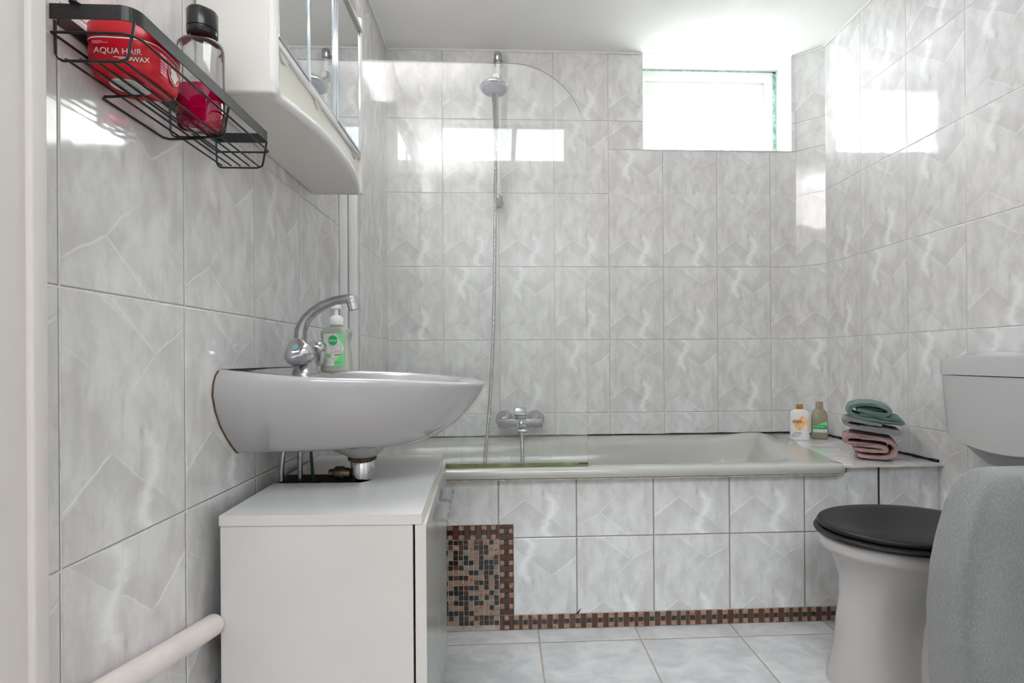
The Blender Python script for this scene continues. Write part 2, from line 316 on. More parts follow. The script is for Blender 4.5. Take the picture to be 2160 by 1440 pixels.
# ------------------------------------------------------------------ mesh helpers
class B:
    def __init__(s): s.bm = bmesh.new(); s.mats = []; s.uv = None
    def mi(s, m):
        if m not in s.mats: s.mats.append(m)
        return s.mats.index(m)
    def face(s, pts, m=None, uvs=None):
        vs = [s.bm.verts.new(p) for p in pts]
        f = s.bm.faces.new(vs)
        if m: f.material_index = s.mi(m)
        if uvs:
            if s.uv is None: s.uv = s.bm.loops.layers.uv.new('UVMap')
            for l, q in zip(f.loops, uvs): l[s.uv].uv = q
        return f
    def box(s, x0, x1, y0, y1, z0, z1, m=None, bev=0, seg=2):
        b2 = bmesh.new(); bmesh.ops.create_cube(b2, size=1)
        for v in b2.verts: v.co = Vector(((x0+x1)/2 + v.co.x*(x1-x0), (y0+y1)/2 + v.co.y*(y1-y0), (z0+z1)/2 + v.co.z*(z1-z0)))
        if bev: bmesh.ops.bevel(b2, geom=list(b2.edges), offset=bev, segments=seg, profile=.5, affect='EDGES')
        s.merge(b2, m); return s
    def merge(s, b2, m=None, mtx=None):
        if mtx is not None: bmesh.ops.transform(b2, matrix=mtx, verts=b2.verts)
        idx = s.mi(m) if m else 0; mp = {}
        for v in b2.verts: mp[v] = s.bm.verts.new(v.co)
        for f in b2.faces:
            nf = s.bm.faces.new([mp[v] for v in f.verts]); nf.material_index = idx if m else f.material_index
        b2.free()
    def hexa(s, p, m=None, bev=0):
        """p: 8 points, bottom 4 ccw then top 4"""
        b2 = bmesh.new(); v = [b2.verts.new(q) for q in p]
        for f in ((3, 2, 1, 0), (4, 5, 6, 7), (0, 1, 5, 4), (1, 2, 6, 5), (2, 3, 7, 6), (3, 0, 4, 7)): b2.faces.new([v[i] for i in f])
        if bev: bmesh.ops.bevel(b2, geom=list(b2.edges), offset=bev, segments=2, profile=.5, affect='EDGES')
        s.merge(b2, m); return s
    def loft(s, rings, m=None, cap0=True, cap1=True, closed=True):
        idx = s.mi(m) if m else 0
        vr = [[s.bm.verts.new(p) for p in r] for r in rings]
        n = len(rings[0])
        for a, b_ in zip(vr[:-1], vr[1:]):
            for i in range(n if closed else n-1):
                j = (i+1) % n
                f = s.bm.faces.new((a[i], a[j], b_[j], b_[i])); f.material_index = idx
        for c, r in ((cap0, vr[0]), (cap1, vr[-1])):
            if c and len(set(tuple(round(x, 6) for x in v.co) for v in r)) > 2:
                f = s.bm.faces.new(r[::-1] if r is vr[0] else r); f.material_index = idx
        return s
    def tube(s, path, r, m=None, n=8, closed=False):
        path = [Vector(p) for p in path]
        rs = r if isinstance(r, (list, tuple)) else [r]*len(path)
        rings = []; prev = None
        for i, p in enumerate(path):
            if closed: t = path[(i+1) % len(path)] - path[i-1]
            elif i == 0: t = path[1]-path[0]
            elif i == len(path)-1: t = path[-1]-path[-2]
            else: t = (path[i+1]-path[i]).normalized() + (path[i]-path[i-1]).normalized()
            t.normalize()
            if prev is None:
                a = t.orthogonal().normalized()
            else:
                a = prev - t*prev.dot(t)
                a = a.normalized() if a.length > 1e-6 else t.orthogonal().normalized()
            prev = a; b_ = t.cross(a)
            rings.append([p + (a*cos(2*pi*k/n) + b_*sin(2*pi*k/n))*rs[i] for k in range(n)])
        if closed: rings.append(rings[0]); s.loft(rings, m, False, False)
        else: s.loft(rings, m)
        return s
    def lathe(s, prof, c=(0, 0, 0), m=None, n=32, axis='Z', sx=1, sy=1, capa=True, capb=True):
        rings = []
        for r, h in prof:
            rg = []
            for k in range(n):
                a = 2*pi*k/n; x, y = max(r, 1e-5)*cos(a)*sx, max(r, 1e-5)*sin(a)*sy
                if axis == 'Z': q = (x, y, h)
                elif axis == 'Y': q = (x, h, y)
                else: q = (h, x, y)
                rg.append(Vector(c)+Vector(q))
            rings.append(rg)
        s.loft(rings, m, capa, capb); return s
    def build(s, name, m=None, parent=None, smooth=40, loc=None, merge=True):
        if merge: bmesh.ops.remove_doubles(s.bm, verts=s.bm.verts, dist=1e-5)
        bmesh.ops.recalc_face_normals(s.bm, faces=s.bm.faces)
        me = bpy.data.meshes.new(name)
        if loc is not None:
            bmesh.ops.translate(s.bm, verts=s.bm.verts, vec=-Vector(loc))
        s.bm.to_mesh(me); s.bm.free()
        if s.mats:
            for q in s.mats: me.materials.append(M[q])
        elif m: me.materials.append(M[m])
        if smooth:
            me.shade_smooth(); me.set_sharp_from_angle(angle=radians(smooth))
        o = bpy.data.objects.new(name, me); COL.objects.link(o)
        if loc is not None: o.location = loc
        if parent is not None:
            o.parent = parent
            if loc is None: o.location = -parent.location
            else: o.location = Vector(loc)-parent.location
        return o

def tag(o, label=None, cat=None, group=None, kind=None):
    if label: o['label'] = label
    if cat: o['category'] = cat
    if group: o['group'] = group
    if kind: o['kind'] = kind
    return o
def thing(name, label, cat, loc=(0, 0, 0), group=None):
    o = bpy.data.objects.new(name, None); o.empty_display_size = .05; COL.objects.link(o); o.location = loc
    return tag(o, label, cat, group)
def struct(b, name, m=None, **k): return tag(b.build(name, m, **k), kind='structure')
def arc(cx, cy, r, a0, a1, n): return [(cx + r*cos(a0+(a1-a0)*i/n), cy + r*sin(a0+(a1-a0)*i/n)) for i in range(n+1)]
def sring(cx, cy, z, hx, hy, n=40, e=2.0, e2=None):
    """superellipse ring"""
    out = []
    for k in range(n):
        a = 2*pi*k/n; c, s_ = cos(a), sin(a)
        out.append(Vector((cx + hx*math.copysign(abs(c)**(2/e), c), cy + hy*math.copysign(abs(s_)**(2/e), s_), z)))
    return out
def text(txt, size, mtx, name, parent, m, extrude=0.0002, align='CENTER'):
    cu = bpy.data.curves.new('t', 'FONT'); cu.body = txt; cu.size = size; cu.extrude = extrude; cu.align_x = align; cu.align_y = 'CENTER'
    t = bpy.data.objects.new('t', cu); COL.objects.link(t)
    dg = bpy.context.evaluated_depsgraph_get(); dg.update()
    me = bpy.data.meshes.new_from_object(t.evaluated_get(dg)); bpy.data.objects.remove(t)
    me.transform(mtx); me.materials.clear(); me.materials.append(M[m]); me.name = name
    o = bpy.data.objects.new(name, me); COL.objects.link(o); o.parent = parent
    if parent is not None: o.location = -parent.location
    return o
def frame(loc, right, up):
    r = Vector(right).normalized(); u = Vector(up).normalized(); n = r.cross(u)
    mm = Matrix((r, u, n)).transposed().to_4x4(); mm.translation = Vector(loc); return mm
def patch(b, fr, pts, m, lift=0.0):
    """flat printed polygon in a local frame (2D pts)"""
    b.face([fr @ Vector((x, y, lift)) for x, y in pts], m)

# ------------------------------------------------------------------ setting
def uvq(b, pts, fu, fv, m):
    b.face(pts, m, [(fu(p), fv(p)) for p in pts])
ny0 = 0.56
# left wall (with thickness)
b = B()
uvq(b, [(L, FW-.1, 0), (L, D+.6, 0), (L, D+.6, CZ), (L, FW-.1, CZ)], lambda p: (p[1]-Y0L)/T, lambda p: (p[2]-Z0L)/H, 'tile_side')
b.box(L-.12, L-.0005, FW-.1, D+.6, 0, CZ+.6, 'paint')
struct(b, 'wall_left', merge=False, smooth=0)
# right wall
b = B()
uvq(b, [(R, YC, 0), (R, FW-.1, 0), (R, FW-.1, CZ), (R, YC, CZ)], lambda p: (Y0R-p[1])/T, lambda p: (p[2]-ZB)/H, 'tile_side')
b.box(R+.0005, R+.12, FW-.1, D+.6, 0, CZ+.6, 'paint')
# chamfered strip towards the back wall
cl = sqrt((R-XD)**2+(D-YC)**2)
def strip(z0, z1, vf):
    uvq(b, [(XD, D, z0), (R, YC, z0), (R, YC, z1), (XD, D, z1)], lambda p: .5+(.0 if p[1] > D-.001 else cl/T*.98)-.0, vf, 'tile')
WZ = 1.8097
r2 = ZB+2*H; r3 = ZB+3*H
vstd = lambda p: (p[2]-ZB)/H
def strip2(z0, z1, vf):
    pts = [(XD, D, z0), (R, YC, z0), (R, YC, z1), (XD, D, z1)]
    b.face(pts, 'tile', [(4.0 if p[0] < R-.001 else 4+cl/T, vf(p)) for p in pts])
strip2(0, r2, vstd); strip2(r2, WZ, lambda p: 7-(WZ-p[2])/H); strip2(WZ, r3, lambda p: 9+(p[2]-WZ)/H); strip2(r3, CZ, lambda p: 11+(p[2]-r3)/H)
b.face([(XD, D, 0), (R, YC, 0), (R+.1, D+.1, 0)], 'paint')
struct(b, 'wall_right', merge=False, smooth=0)
# back wall with window opening
WX0, WX1 = .6362, 1.3312
b = B()
def bk(x0, x1, z0, z1, vf=vstd):
    uvq(b, [(x0, D, z0), (x1, D, z0), (x1, D, z1), (x0, D, z1)], lambda p: (p[0]-X0B)/T, vf, 'tile')
XS = X0B+3*T
bk(L, XD, 0, r2)
bk(L, XS, r2, CZ); 
bk(XS, XD, r2, WZ, lambda p: 7-(WZ-p[2])/H)
bk(XS, WX0, WZ, r3, lambda p: 9+(p[2]-WZ)/H); bk(XS, WX0, r3, CZ)
bk(WX1, XD, WZ, r3, lambda p: 9+(p[2]-WZ)/H); bk(WX1, XD, r3, CZ)
YO = 3.15
b.box(L-.12, WX0, D+.0005, YO, 0, CZ+.6, 'paint'); b.box(WX1, R+.12, D+.0005, YO, 0, CZ+.6, 'paint')
b.box(WX0, WX1, D+.0005, 2.74, 0, WZ, 'paint'); b.box(WX0, WX1, D+.0005, YO, CZ, CZ+.6, 'paint')
struct(b, 'wall_back', merge=False, smooth=0)
# ceiling, floor
b = B(); b.box(L-.12, R+.12, FW-.12, D, CZ, CZ+.1, 'ceiling'); struct(b, 'ceiling', smooth=0)
b = B()
FX0, FY0, FT = .1018, 1.6611, .3122
uvq(b, [(L-.1, FW-.12, 0), (R+.1, FW-.12, 0), (R+.1, D+.1, 0), (L-.1, D+.1, 0)], lambda p: (p[0]-FX0)/FT, lambda p: (p[1]-FY0)/FT, 'floor')
b.box(L-.1, R+.1, FW-.12, D+.1, -.1, -.0005, 'paint')
struct(b, 'floor', merge=False, smooth=0)
# caulk line where the walls meet the ceiling
b = B()
for p, q in (((L+.004, FW, CZ-.004), (L+.004, D-.004, CZ-.004)), ((L+.004, D-.004, CZ-.004), (WX0, D-.004, CZ-.004)), ((WX1, D-.004, CZ-.004), (XD, D-.004, CZ-.004)),
             ((XD, D-.004, CZ-.004), (R-.004, YC, CZ-.004)), ((R-.004, YC, CZ-.004), (R-.004, FW, CZ-.004))):
    b.tube([p, q], .0045, 'caulk', 6)
struct(b, 'trim_1')
# front wall with doorway and a glazed transom over it (behind the lens' reach, seen in reflections)
DX0, DX1, DZ = -.47, .95, 1.86
TX0, TX1, TZ0, TZ1 = -.355, .36, 1.925, 2.165
b = B(); y0, y1 = FW-.12, FW
b.box(L-.12, DX0-.0, y0, y1, 0, CZ, 'jamb'); b.box(DX1, R+.12, y0, y1, 0, CZ, 'paint')
b.box(DX0, DX1, y0, y1, DZ, TZ0, 'paint'); b.box(DX0, TX0, y0, y1, TZ0, TZ1, 'paint'); b.box(TX1, DX1, y0, y1, TZ0, TZ1, 'paint')
b.box(DX0, DX1, y0, y1, TZ1, CZ, 'paint')
struct(b, 'wall_front', merge=False, smooth=0)
b = B(); b.box(-.5165, DX0+.006, FW, FW+.02, 0, DZ+.05, 'jamb', .003, 3); b.box(DX0+.0065, DX1+.05, FW, FW+.02, DZ, DZ+.05, 'jamb'); b.box(DX1, DX1+.05, FW, FW+.02, 0, DZ-.0005, 'jamb')
struct(b, 'trim_2')
b = B()
for x0, x1, z0, z1 in ((TX0, TX0+.02, TZ0, TZ1), (TX1-.02, TX1, TZ0, TZ1), (TX0+.02, TX1-.02, TZ0, TZ0+.02), (TX0+.02, TX1-.02, TZ1-.02, TZ1)):
    b.box(x0, x1, y0+.03, y1-.03, z0, z1, 'winframe')
w2 = struct(b, 'window_2')
b = B(); b.box(TX0+.02, TX1-.02, y0+.055, y0+.06, TZ0+.02, TZ1-.02); b.build('pane', 'clearglass', w2)
# hall behind the camera
HX0, HX1, HY0, HZ = -1.7, 2.1, -2.6, 2.8
b = B()
b.box(HX0, HX1, HY0, FW-.12, -.1, 0, 'hallfloor')
struct(b, 'floor_hall', smooth=0)
b = B()
b.box(HX0, -.9, HY0, FW-.12, HZ, HZ+.1, 'hall'); b.box(1.1, HX1, HY0, FW-.12, HZ, HZ+.1, 'hall'); b.box(-.9, 1.1, HY0, -2.1, HZ, HZ+.1, 'hall'); b.box(-.9, 1.1, -.6, FW-.12, HZ, HZ+.1, 'hall')
struct(b, 'ceiling_hall', smooth=0)
b = B(); b.box(HX0-.1, HX0, HY0, FW-.12, 0, HZ, 'hall'); struct(b, 'wall_hall_left', smooth=0)
b = B(); b.box(HX1, HX1+.1, HY0, FW-.12, 0, HZ, 'hall'); struct(b, 'wall_hall_right', smooth=0)
b = B(); b.box(HX0, HX1, HY0-.1, HY0, 0, HZ, 'hall')
struct(b, 'wall_hall_back', smooth=0)
b = B()
b.box(HX0, L-.12, FW-.24, FW-.12, 0, HZ, 'hall'); b.box(R+.12, HX1, FW-.24, FW-.12, 0, HZ, 'hall'); b.box(L-.12, R+.12, FW-.24, FW-.12, CZ, HZ, 'hall')
struct(b, 'wall_hall_front', smooth=0)
b = B()
for x in (-.9, .08, 1.06): b.box(x, x+.04, -2.1, -.6, HZ+.03, HZ+.08, 'winframe')
for y_ in (-2.1, -.64): b.box(-.9, 1.1, y_, y_+.04, HZ+.025, HZ+.085, 'winframe')
w3 = struct(b, 'added_skylight', smooth=0)  # unseen skylight, added to light the hall, doorway and transom
b = B(); b.box(-.9, 1.1, -2.1, -.6, HZ+.05, HZ+.056); b.build('pane', 'skyglass', w3, smooth=0)

# bathroom window
b = B()
y = 2.602
b.box(WX1-.0005, WX1-.020, y, y+.05, WZ, CZ, 'mold'); b.box(WX0, WX1, y, y+.05, CZ-.0085, CZ, 'mold')
b.box(WX1-.053, WX1-.020, y-.004, y+.05, WZ, CZ-.0085, 'winframe'); b.box(WX0, WX1-.053, y-.004, y+.05, CZ-.050, CZ-.0085, 'winframe')
b.box(WX0, WX0+.05, y-.004, y+.05, WZ, CZ-.05, 'winframe'); b.box(WX0+.05, WX1-.053, y-.004, y+.05, WZ, WZ+.03, 'winframe')
w1 = struct(b, 'window_1', smooth=0)
b = B()
x0, x1, z0, z1 = WX0+.05, WX1-.053, WZ+.03, CZ-.05
for a in ((x0, x0+.03, z0, z1), (x1-.03, x1, z0, z1), (x0+.03, x1-.03, z0, z0+.03), (x0+.03, x1-.03, z1-.03, z1)): b.box(a[0], a[1], y+.015, y+.045, a[2], a[3])
b.build('sash', 'winframe', w1, smooth=0)
b = B(); b.box(x0+.03, x1-.03, y+.028, y+.032, z0+.03, z1-.03); b.build('pane', 'winglass', w1, smooth=0)
# painted reveal lining and sill of the little window
b = B()
b.box(WX0+.0005, WX1-.0005, D+.0, y, CZ-.0015, CZ-.0002, 'ceiling'); b.box(WX1-.0015, WX1-.0002, D-.002, y, WZ, CZ-.0015, 'caulk'); b.box(WX0+.0002, WX0+.0015, D-.002, y, WZ, CZ-.0015, 'caulk'); b.box(WX0+.0015, WX1-.0015, D-.004, y, WZ, WZ+.004, 'caulk')
struct(b, 'trim_3', merge=False, smooth=0)

# black mastic joint over the bath
b = B()
for (p, q) in (((L+.002, D-.003), (XD, D-.003)), ((XD, D-.003), (R-.003, YC-.002)), ((R-.003, YC-.002), (R-.003, DF))):
    n_ = 26; pts = []
    rs = []
    for i in range(n_+1):
        t = i/n_; pts.append((p[0]+(q[0]-p[0])*t, p[1]+(q[1]-p[1])*t, .5155+.0015*random.uniform(-1, 1))); rs.append(.0045+random.uniform(-.0012, .0016))
    b.tube(pts, rs, 'black', 6)
struct(b, 'trim_4')

# ------------------------------------------------------------------ bath surround
b = B(); zt = .4835
XM = .0262; zS = .0478       # mosaic right edge and strip top
fu = lambda p: (p[0]-X0F)/T; fv = lambda p: (p[2]-.2912)/H + 20
def fr_(x0, x1, z0, z1): uvq(b, [(x0, DF, z0), (x1, DF, z0), (x1, DF, z1), (x0, DF, z1)], fu, fv, 'tile_tub')
fr_(L+.001, XM, .3367, zt); fr_(XM, R-.001, zS, zt)
fr_(1.122, R-.001, zt, .5035)
b.box(L+.001, R-.001, DF+.001, DF+.03, 0, .482, 'paint'); b.box(1.13, R-.001, DF+.001, DF+.03, .482, .503, 'paint')
struct(b, 'wall_bath_front', merge=False, smooth=0)
# black gap and crack in the panel
b = B(); b.box(1.2272, 1.2318, DF-.0012, DF+.001, .2912, .5, 'black'); struct(b, 'trim_5', smooth=0)
# tiled ledge at the foot of the bath
b = B()
edge = [(1.1015, 1.722), (1.116, 1.8487), (1.1298, 1.9637), (1.165, 2.09), (1.204, 2.2114), (1.2355, 2.376), (1.242, D-.002)]
top = [(R-.001, 1.722)] + [(R-.001, YC-.001), (XD, D-.001)] 
poly = edge + top[::-1]
zl = .5115
b.face([(x, y_, zl) for x, y_ in poly], 'tile_tub', [((y_-1.80)/T, (x-1.02)/H) for x, y_ in poly])
n_ = len(poly)
for i in range(n_):
    a, c = poly[i], poly[(i+1) % n_]
    b.face([(a[0], a[1], .5036), (c[0], c[1], .5036), (c[0], c[1], zl), (a[0], a[1], zl)], 'edge')
b.face([(x, y_, .5036) for x, y_ in poly[::-1]], 'edge')
tag(b.build('bath_ledge', smooth=0, merge=False), 'triangular marbled tile ledge between the bath end and the right wall', 'ledge')

# ------------------------------------------------------------------ mosaic
def mosaic():
    root = thing('mosaic_panel', 'brown and taupe mosaic patch on the bath front with a low strip running right', 'mosaic', (-.19, DF, 0))
    yF, yB = DF-.0050, DF-.0006
    rnd = random.Random(5)
    XL, XR = -.262+.0, XM       # panel extents (continues behind the cabinet)
    XL = L+.002
    s = .0160
    x_cells0, x_cells1, z_cells0, z_cells1 = XL, -.0215, .004, .2900
    b = B(); b.box(XL, XM, yF+.0018, yB, .0015, .3367, 'grout_mos'); b.build('grout_bed', None, root, smooth=0)
    b = B()
    nz = int((z_cells1-z_cells0)/s); nx = int((x_cells1-x_cells0)/s)
    for i in range(nx):
        for j in range(nz+1):
            x = x_cells1-(i+1)*s; z = z_cells1-(j+1)*s
            if z < .002: continue
            q = rnd.random(); m = 'dkmos' if q < .40 else 'brown' if q < .50 else 'tanmos' if q < .86 else 'copmos'
            jx, jz = rnd.uniform(-.0005, .0005), rnd.uniform(-.0005, .0005)
            if x < XL: continue
            b.box(x+.0009+jx, x+s-.0009+jx, yF+rnd.uniform(0, .0008), yB, z+.0009+jz, z+s-.0009+jz, m)
    o = b.build('small_mosaic_squares', None, root, smooth=0, merge=False); o['kind'] = 'stuff'
    def strip(pos, x0, x1, z0, z1, horiz):
        """alternating brown bars and columns of three squares"""
        b = B(); p = (x0 if horiz else z0); end = (x1 if horiz else z1); k = 0
        b.box(x0, x1, yF+.0018, yB, z0, z1, 'grout_mos')
        def q(a0, a1, c0, c1, m):
            d = rnd.uniform(0, .0008)
            if horiz: b.box(a0, min(a1, x1), yF+d, yB, c0, c1, m)
            else: b.box(c0, c1, yF+d, yB, a0, min(a1, z1), m)
        lo, hi = (z0+.001, z1-.001) if horiz else (x0+.001, x1-.001)
        th = (hi-lo)/3
        while p < end-.006:
            wb = rnd.choice((.0135, .0195)); q(p+.0006, p+wb-.0006, lo, hi, 'brown'); p += wb
            if p >= end-.008: break
            ws = .0165
            for t in range(3): q(p+.0007, p+ws-.0007, lo+t*th+.0005, lo+(t+1)*th-.0005, 'dkmos' if t == 1 else rnd.choice(('copmos', 'tanmos', 'copmos')))
            p += ws
        b.build(pos, None, root, smooth=0, merge=False)
    strip('upper_border', XL, -.0205, .2910, .3365, True)
    strip('side_border', -.0195, XM-.001, .049, .3365, False)
    strip('lower_border', -.0195, R-.003, .0015, .0475, True)
    # torn flake standing up on the strip
    b = B(); b.hexa([(.222, yF-.001, .046), (.231, yF-.001, .046), (.231, yF+.001, .046), (.222, yF+.001, .046), (.2395, yF-.003, .066), (.2405, yF-.003, .066), (.2405, yF-.002, .066), (.2395, yF-.002, .066)], 'brown'); b.build('torn_flake', None, root)
mosaic()

# ------------------------------------------------------------------ bathtub
def tub():
    root = thing('bathtub', 'pale grey enamel built-in bathtub behind the tiled front panel', 'bathtub', (.3, 2.1, .0))
    n = 96
    def xr(y): # right outer edge
        pts = [(1.70, 1.1075), (1.7376, 1.109), (1.8487, 1.1155), (1.9637, 1.1295), (2.09, 1.1645), (2.2114, 1.2035), (2.376, 1.235), (2.47, 1.242)]
        for (a, u), (c, v) in zip(pts[:-1], pts[1:]):
            if y <= c: return u+(v-u)*(y-a)/(c-a)
        return pts[-1][1]
    def ring(xa, xb_off, ya, yb, z, rc, bump=0.0, e=None, xbv=None):
        """rounded rect; right side follows the slanted end, offset inwards"""
        out = []; 
        per = []
        # build in unit rectangle with rounded corners by superellipse
        for k in range(n):
            a = 2*pi*k/n; c, s_ = cos(a), sin(a); ee = e or 12
            u = math.copysign(abs(c)**(2/ee), c); v = math.copysign(abs(s_)**(2/ee), s_)
            y_ = (ya+yb)/2+v*(yb-ya)/2
            xr_ = (xr(y_)-xb_off) if xbv is None else xbv
            x_ = (xa+xr_)/2+u*(xr_-xa)/2
            zz = z + bump*math.exp(-((x_-1.045)/.11)**2-((y_-2.21)/.16)**2)
            out.append(Vector((x_, y_, zz)))
        return out
    L0 = L+.002; YB = D-.004
    rings = [ring(L0, .004, 1.738, YB, .484, 0, e=60), ring(L0, -.001, 1.7215, YB, .486, 0, e=60), ring(L0, -.003, 1.7195, YB, .495, 0, e=60), ring(L0, -.001, 1.7205, YB, .508, 0, .0, e=60),
             ring(L0, .003, 1.727, YB-.001, .5145, 0, .004, e=50), ring(L0+.01, .03, 1.745, YB-.02, .516, 0, .010, e=30), ring(L0+.03, .07, 1.762, 2.38, .5165, 0, .022, e=16), ring(L0+.045, .115, 1.774, 2.345, .5165, 0, .032, e=12),
             ring(L0+.055, .142, 1.781, 2.32, .5150, 0, .036, e=11), ring(L0+.062, .155, 1.786, 2.295, .509, 0, .033, e=10), ring(L0+.070, .166, 1.793, 2.275, .495, 0, .024, e=10),
             ring(L0+.10, .225, 1.813, 2.255, .40, 0, .006, e=8), ring(L0+.14, 0, 1.83, 2.24, .27, 0, e=6, xbv=.80), ring(L0+.20, 0, 1.87, 2.20, .165, 0, e=5, xbv=.71), ring(L0+.30, 0, 1.93, 2.14, .14, 0, e=4, xbv=.60)]
    b = B(); b.loft(rings, 'tub', cap0=False, cap1=True)
    # outer underside skin
    o = b.build('basin_shell', None, root, smooth=50)
    b = B(); b.box(L+.003, 1.09, 1.7202, 1.7440, .4812, .4842, 'putty'); b.build('sealant_line', None, root)
    b = B(); b.lathe([(.0, .140), (.03, .1405), (.034, .142), (.034, .1445), (.028, .147), (.0, .147)], (.15, 2.035, 0), 'chrome', 24); b.build('drain', None, root)
tub()

# ------------------------------------------------------------------ shower screen
def screen():
    root = thing('shower_screen', 'clear glass bath screen with one rounded top corner standing on the bath rim', 'shower screen', (-.1, 1.76, .517))
    x0, x1, z0, z1, r = -.462, .2675, .526, 1.8162, .245
    pts = [(x0, z0), (x1, z0)] + arc(x1-r, z1-r, r, 0, pi/2, 24) + [(x0, z1)]
    b = B(); f = [(x, 1.757, z) for x, z in pts]; g = [(x, 1.763, z) for x, z in pts]
    b.face(f, 'screen'); b.face(g[::-1], 'screen')
    b.build('glass_pane', None, root, smooth=0, merge=False)
    b = B(); n_ = len(pts)
    for i in range(1, n_-1):
        b.face([f[i], f[i+1], g[i+1], g[i]], 'screenedge')
    b.build('glass_edge', None, root, smooth=60)
    b = B(); b.box(x0, x1+.001, 1.7545, 1.7655, .518, .5275, 'greenseal'); b.build('seal_strip', None, root)
    b = B(); b.box(x1-.028, x1+.0012, 1.7542, 1.7547, .5225, .5277, 'brown'); b.build('stained_strip_end', None, root)
    b = B(); b.box(-.4895, -.461, 1.748, 1.775, .5165, 1.83, 'trimw', .003); b.build('pivot_profile', None, root)
    b = B(); b.box(L+.0005, -.4915, 1.744, 1.780, .5165, 1.86, 'trimw', .002); b.build('wall_profile', None, root)
    b = B(); b.box(-.4915, -.4895, 1.7455, 1.773, .5165, 1.84, 'printgrey'); b.box(L+.0003, L+.0018, 1.7425, 1.7439, .5165, 1.86, 'printgrey'); b.build('profile_gap', None, root)
screen()

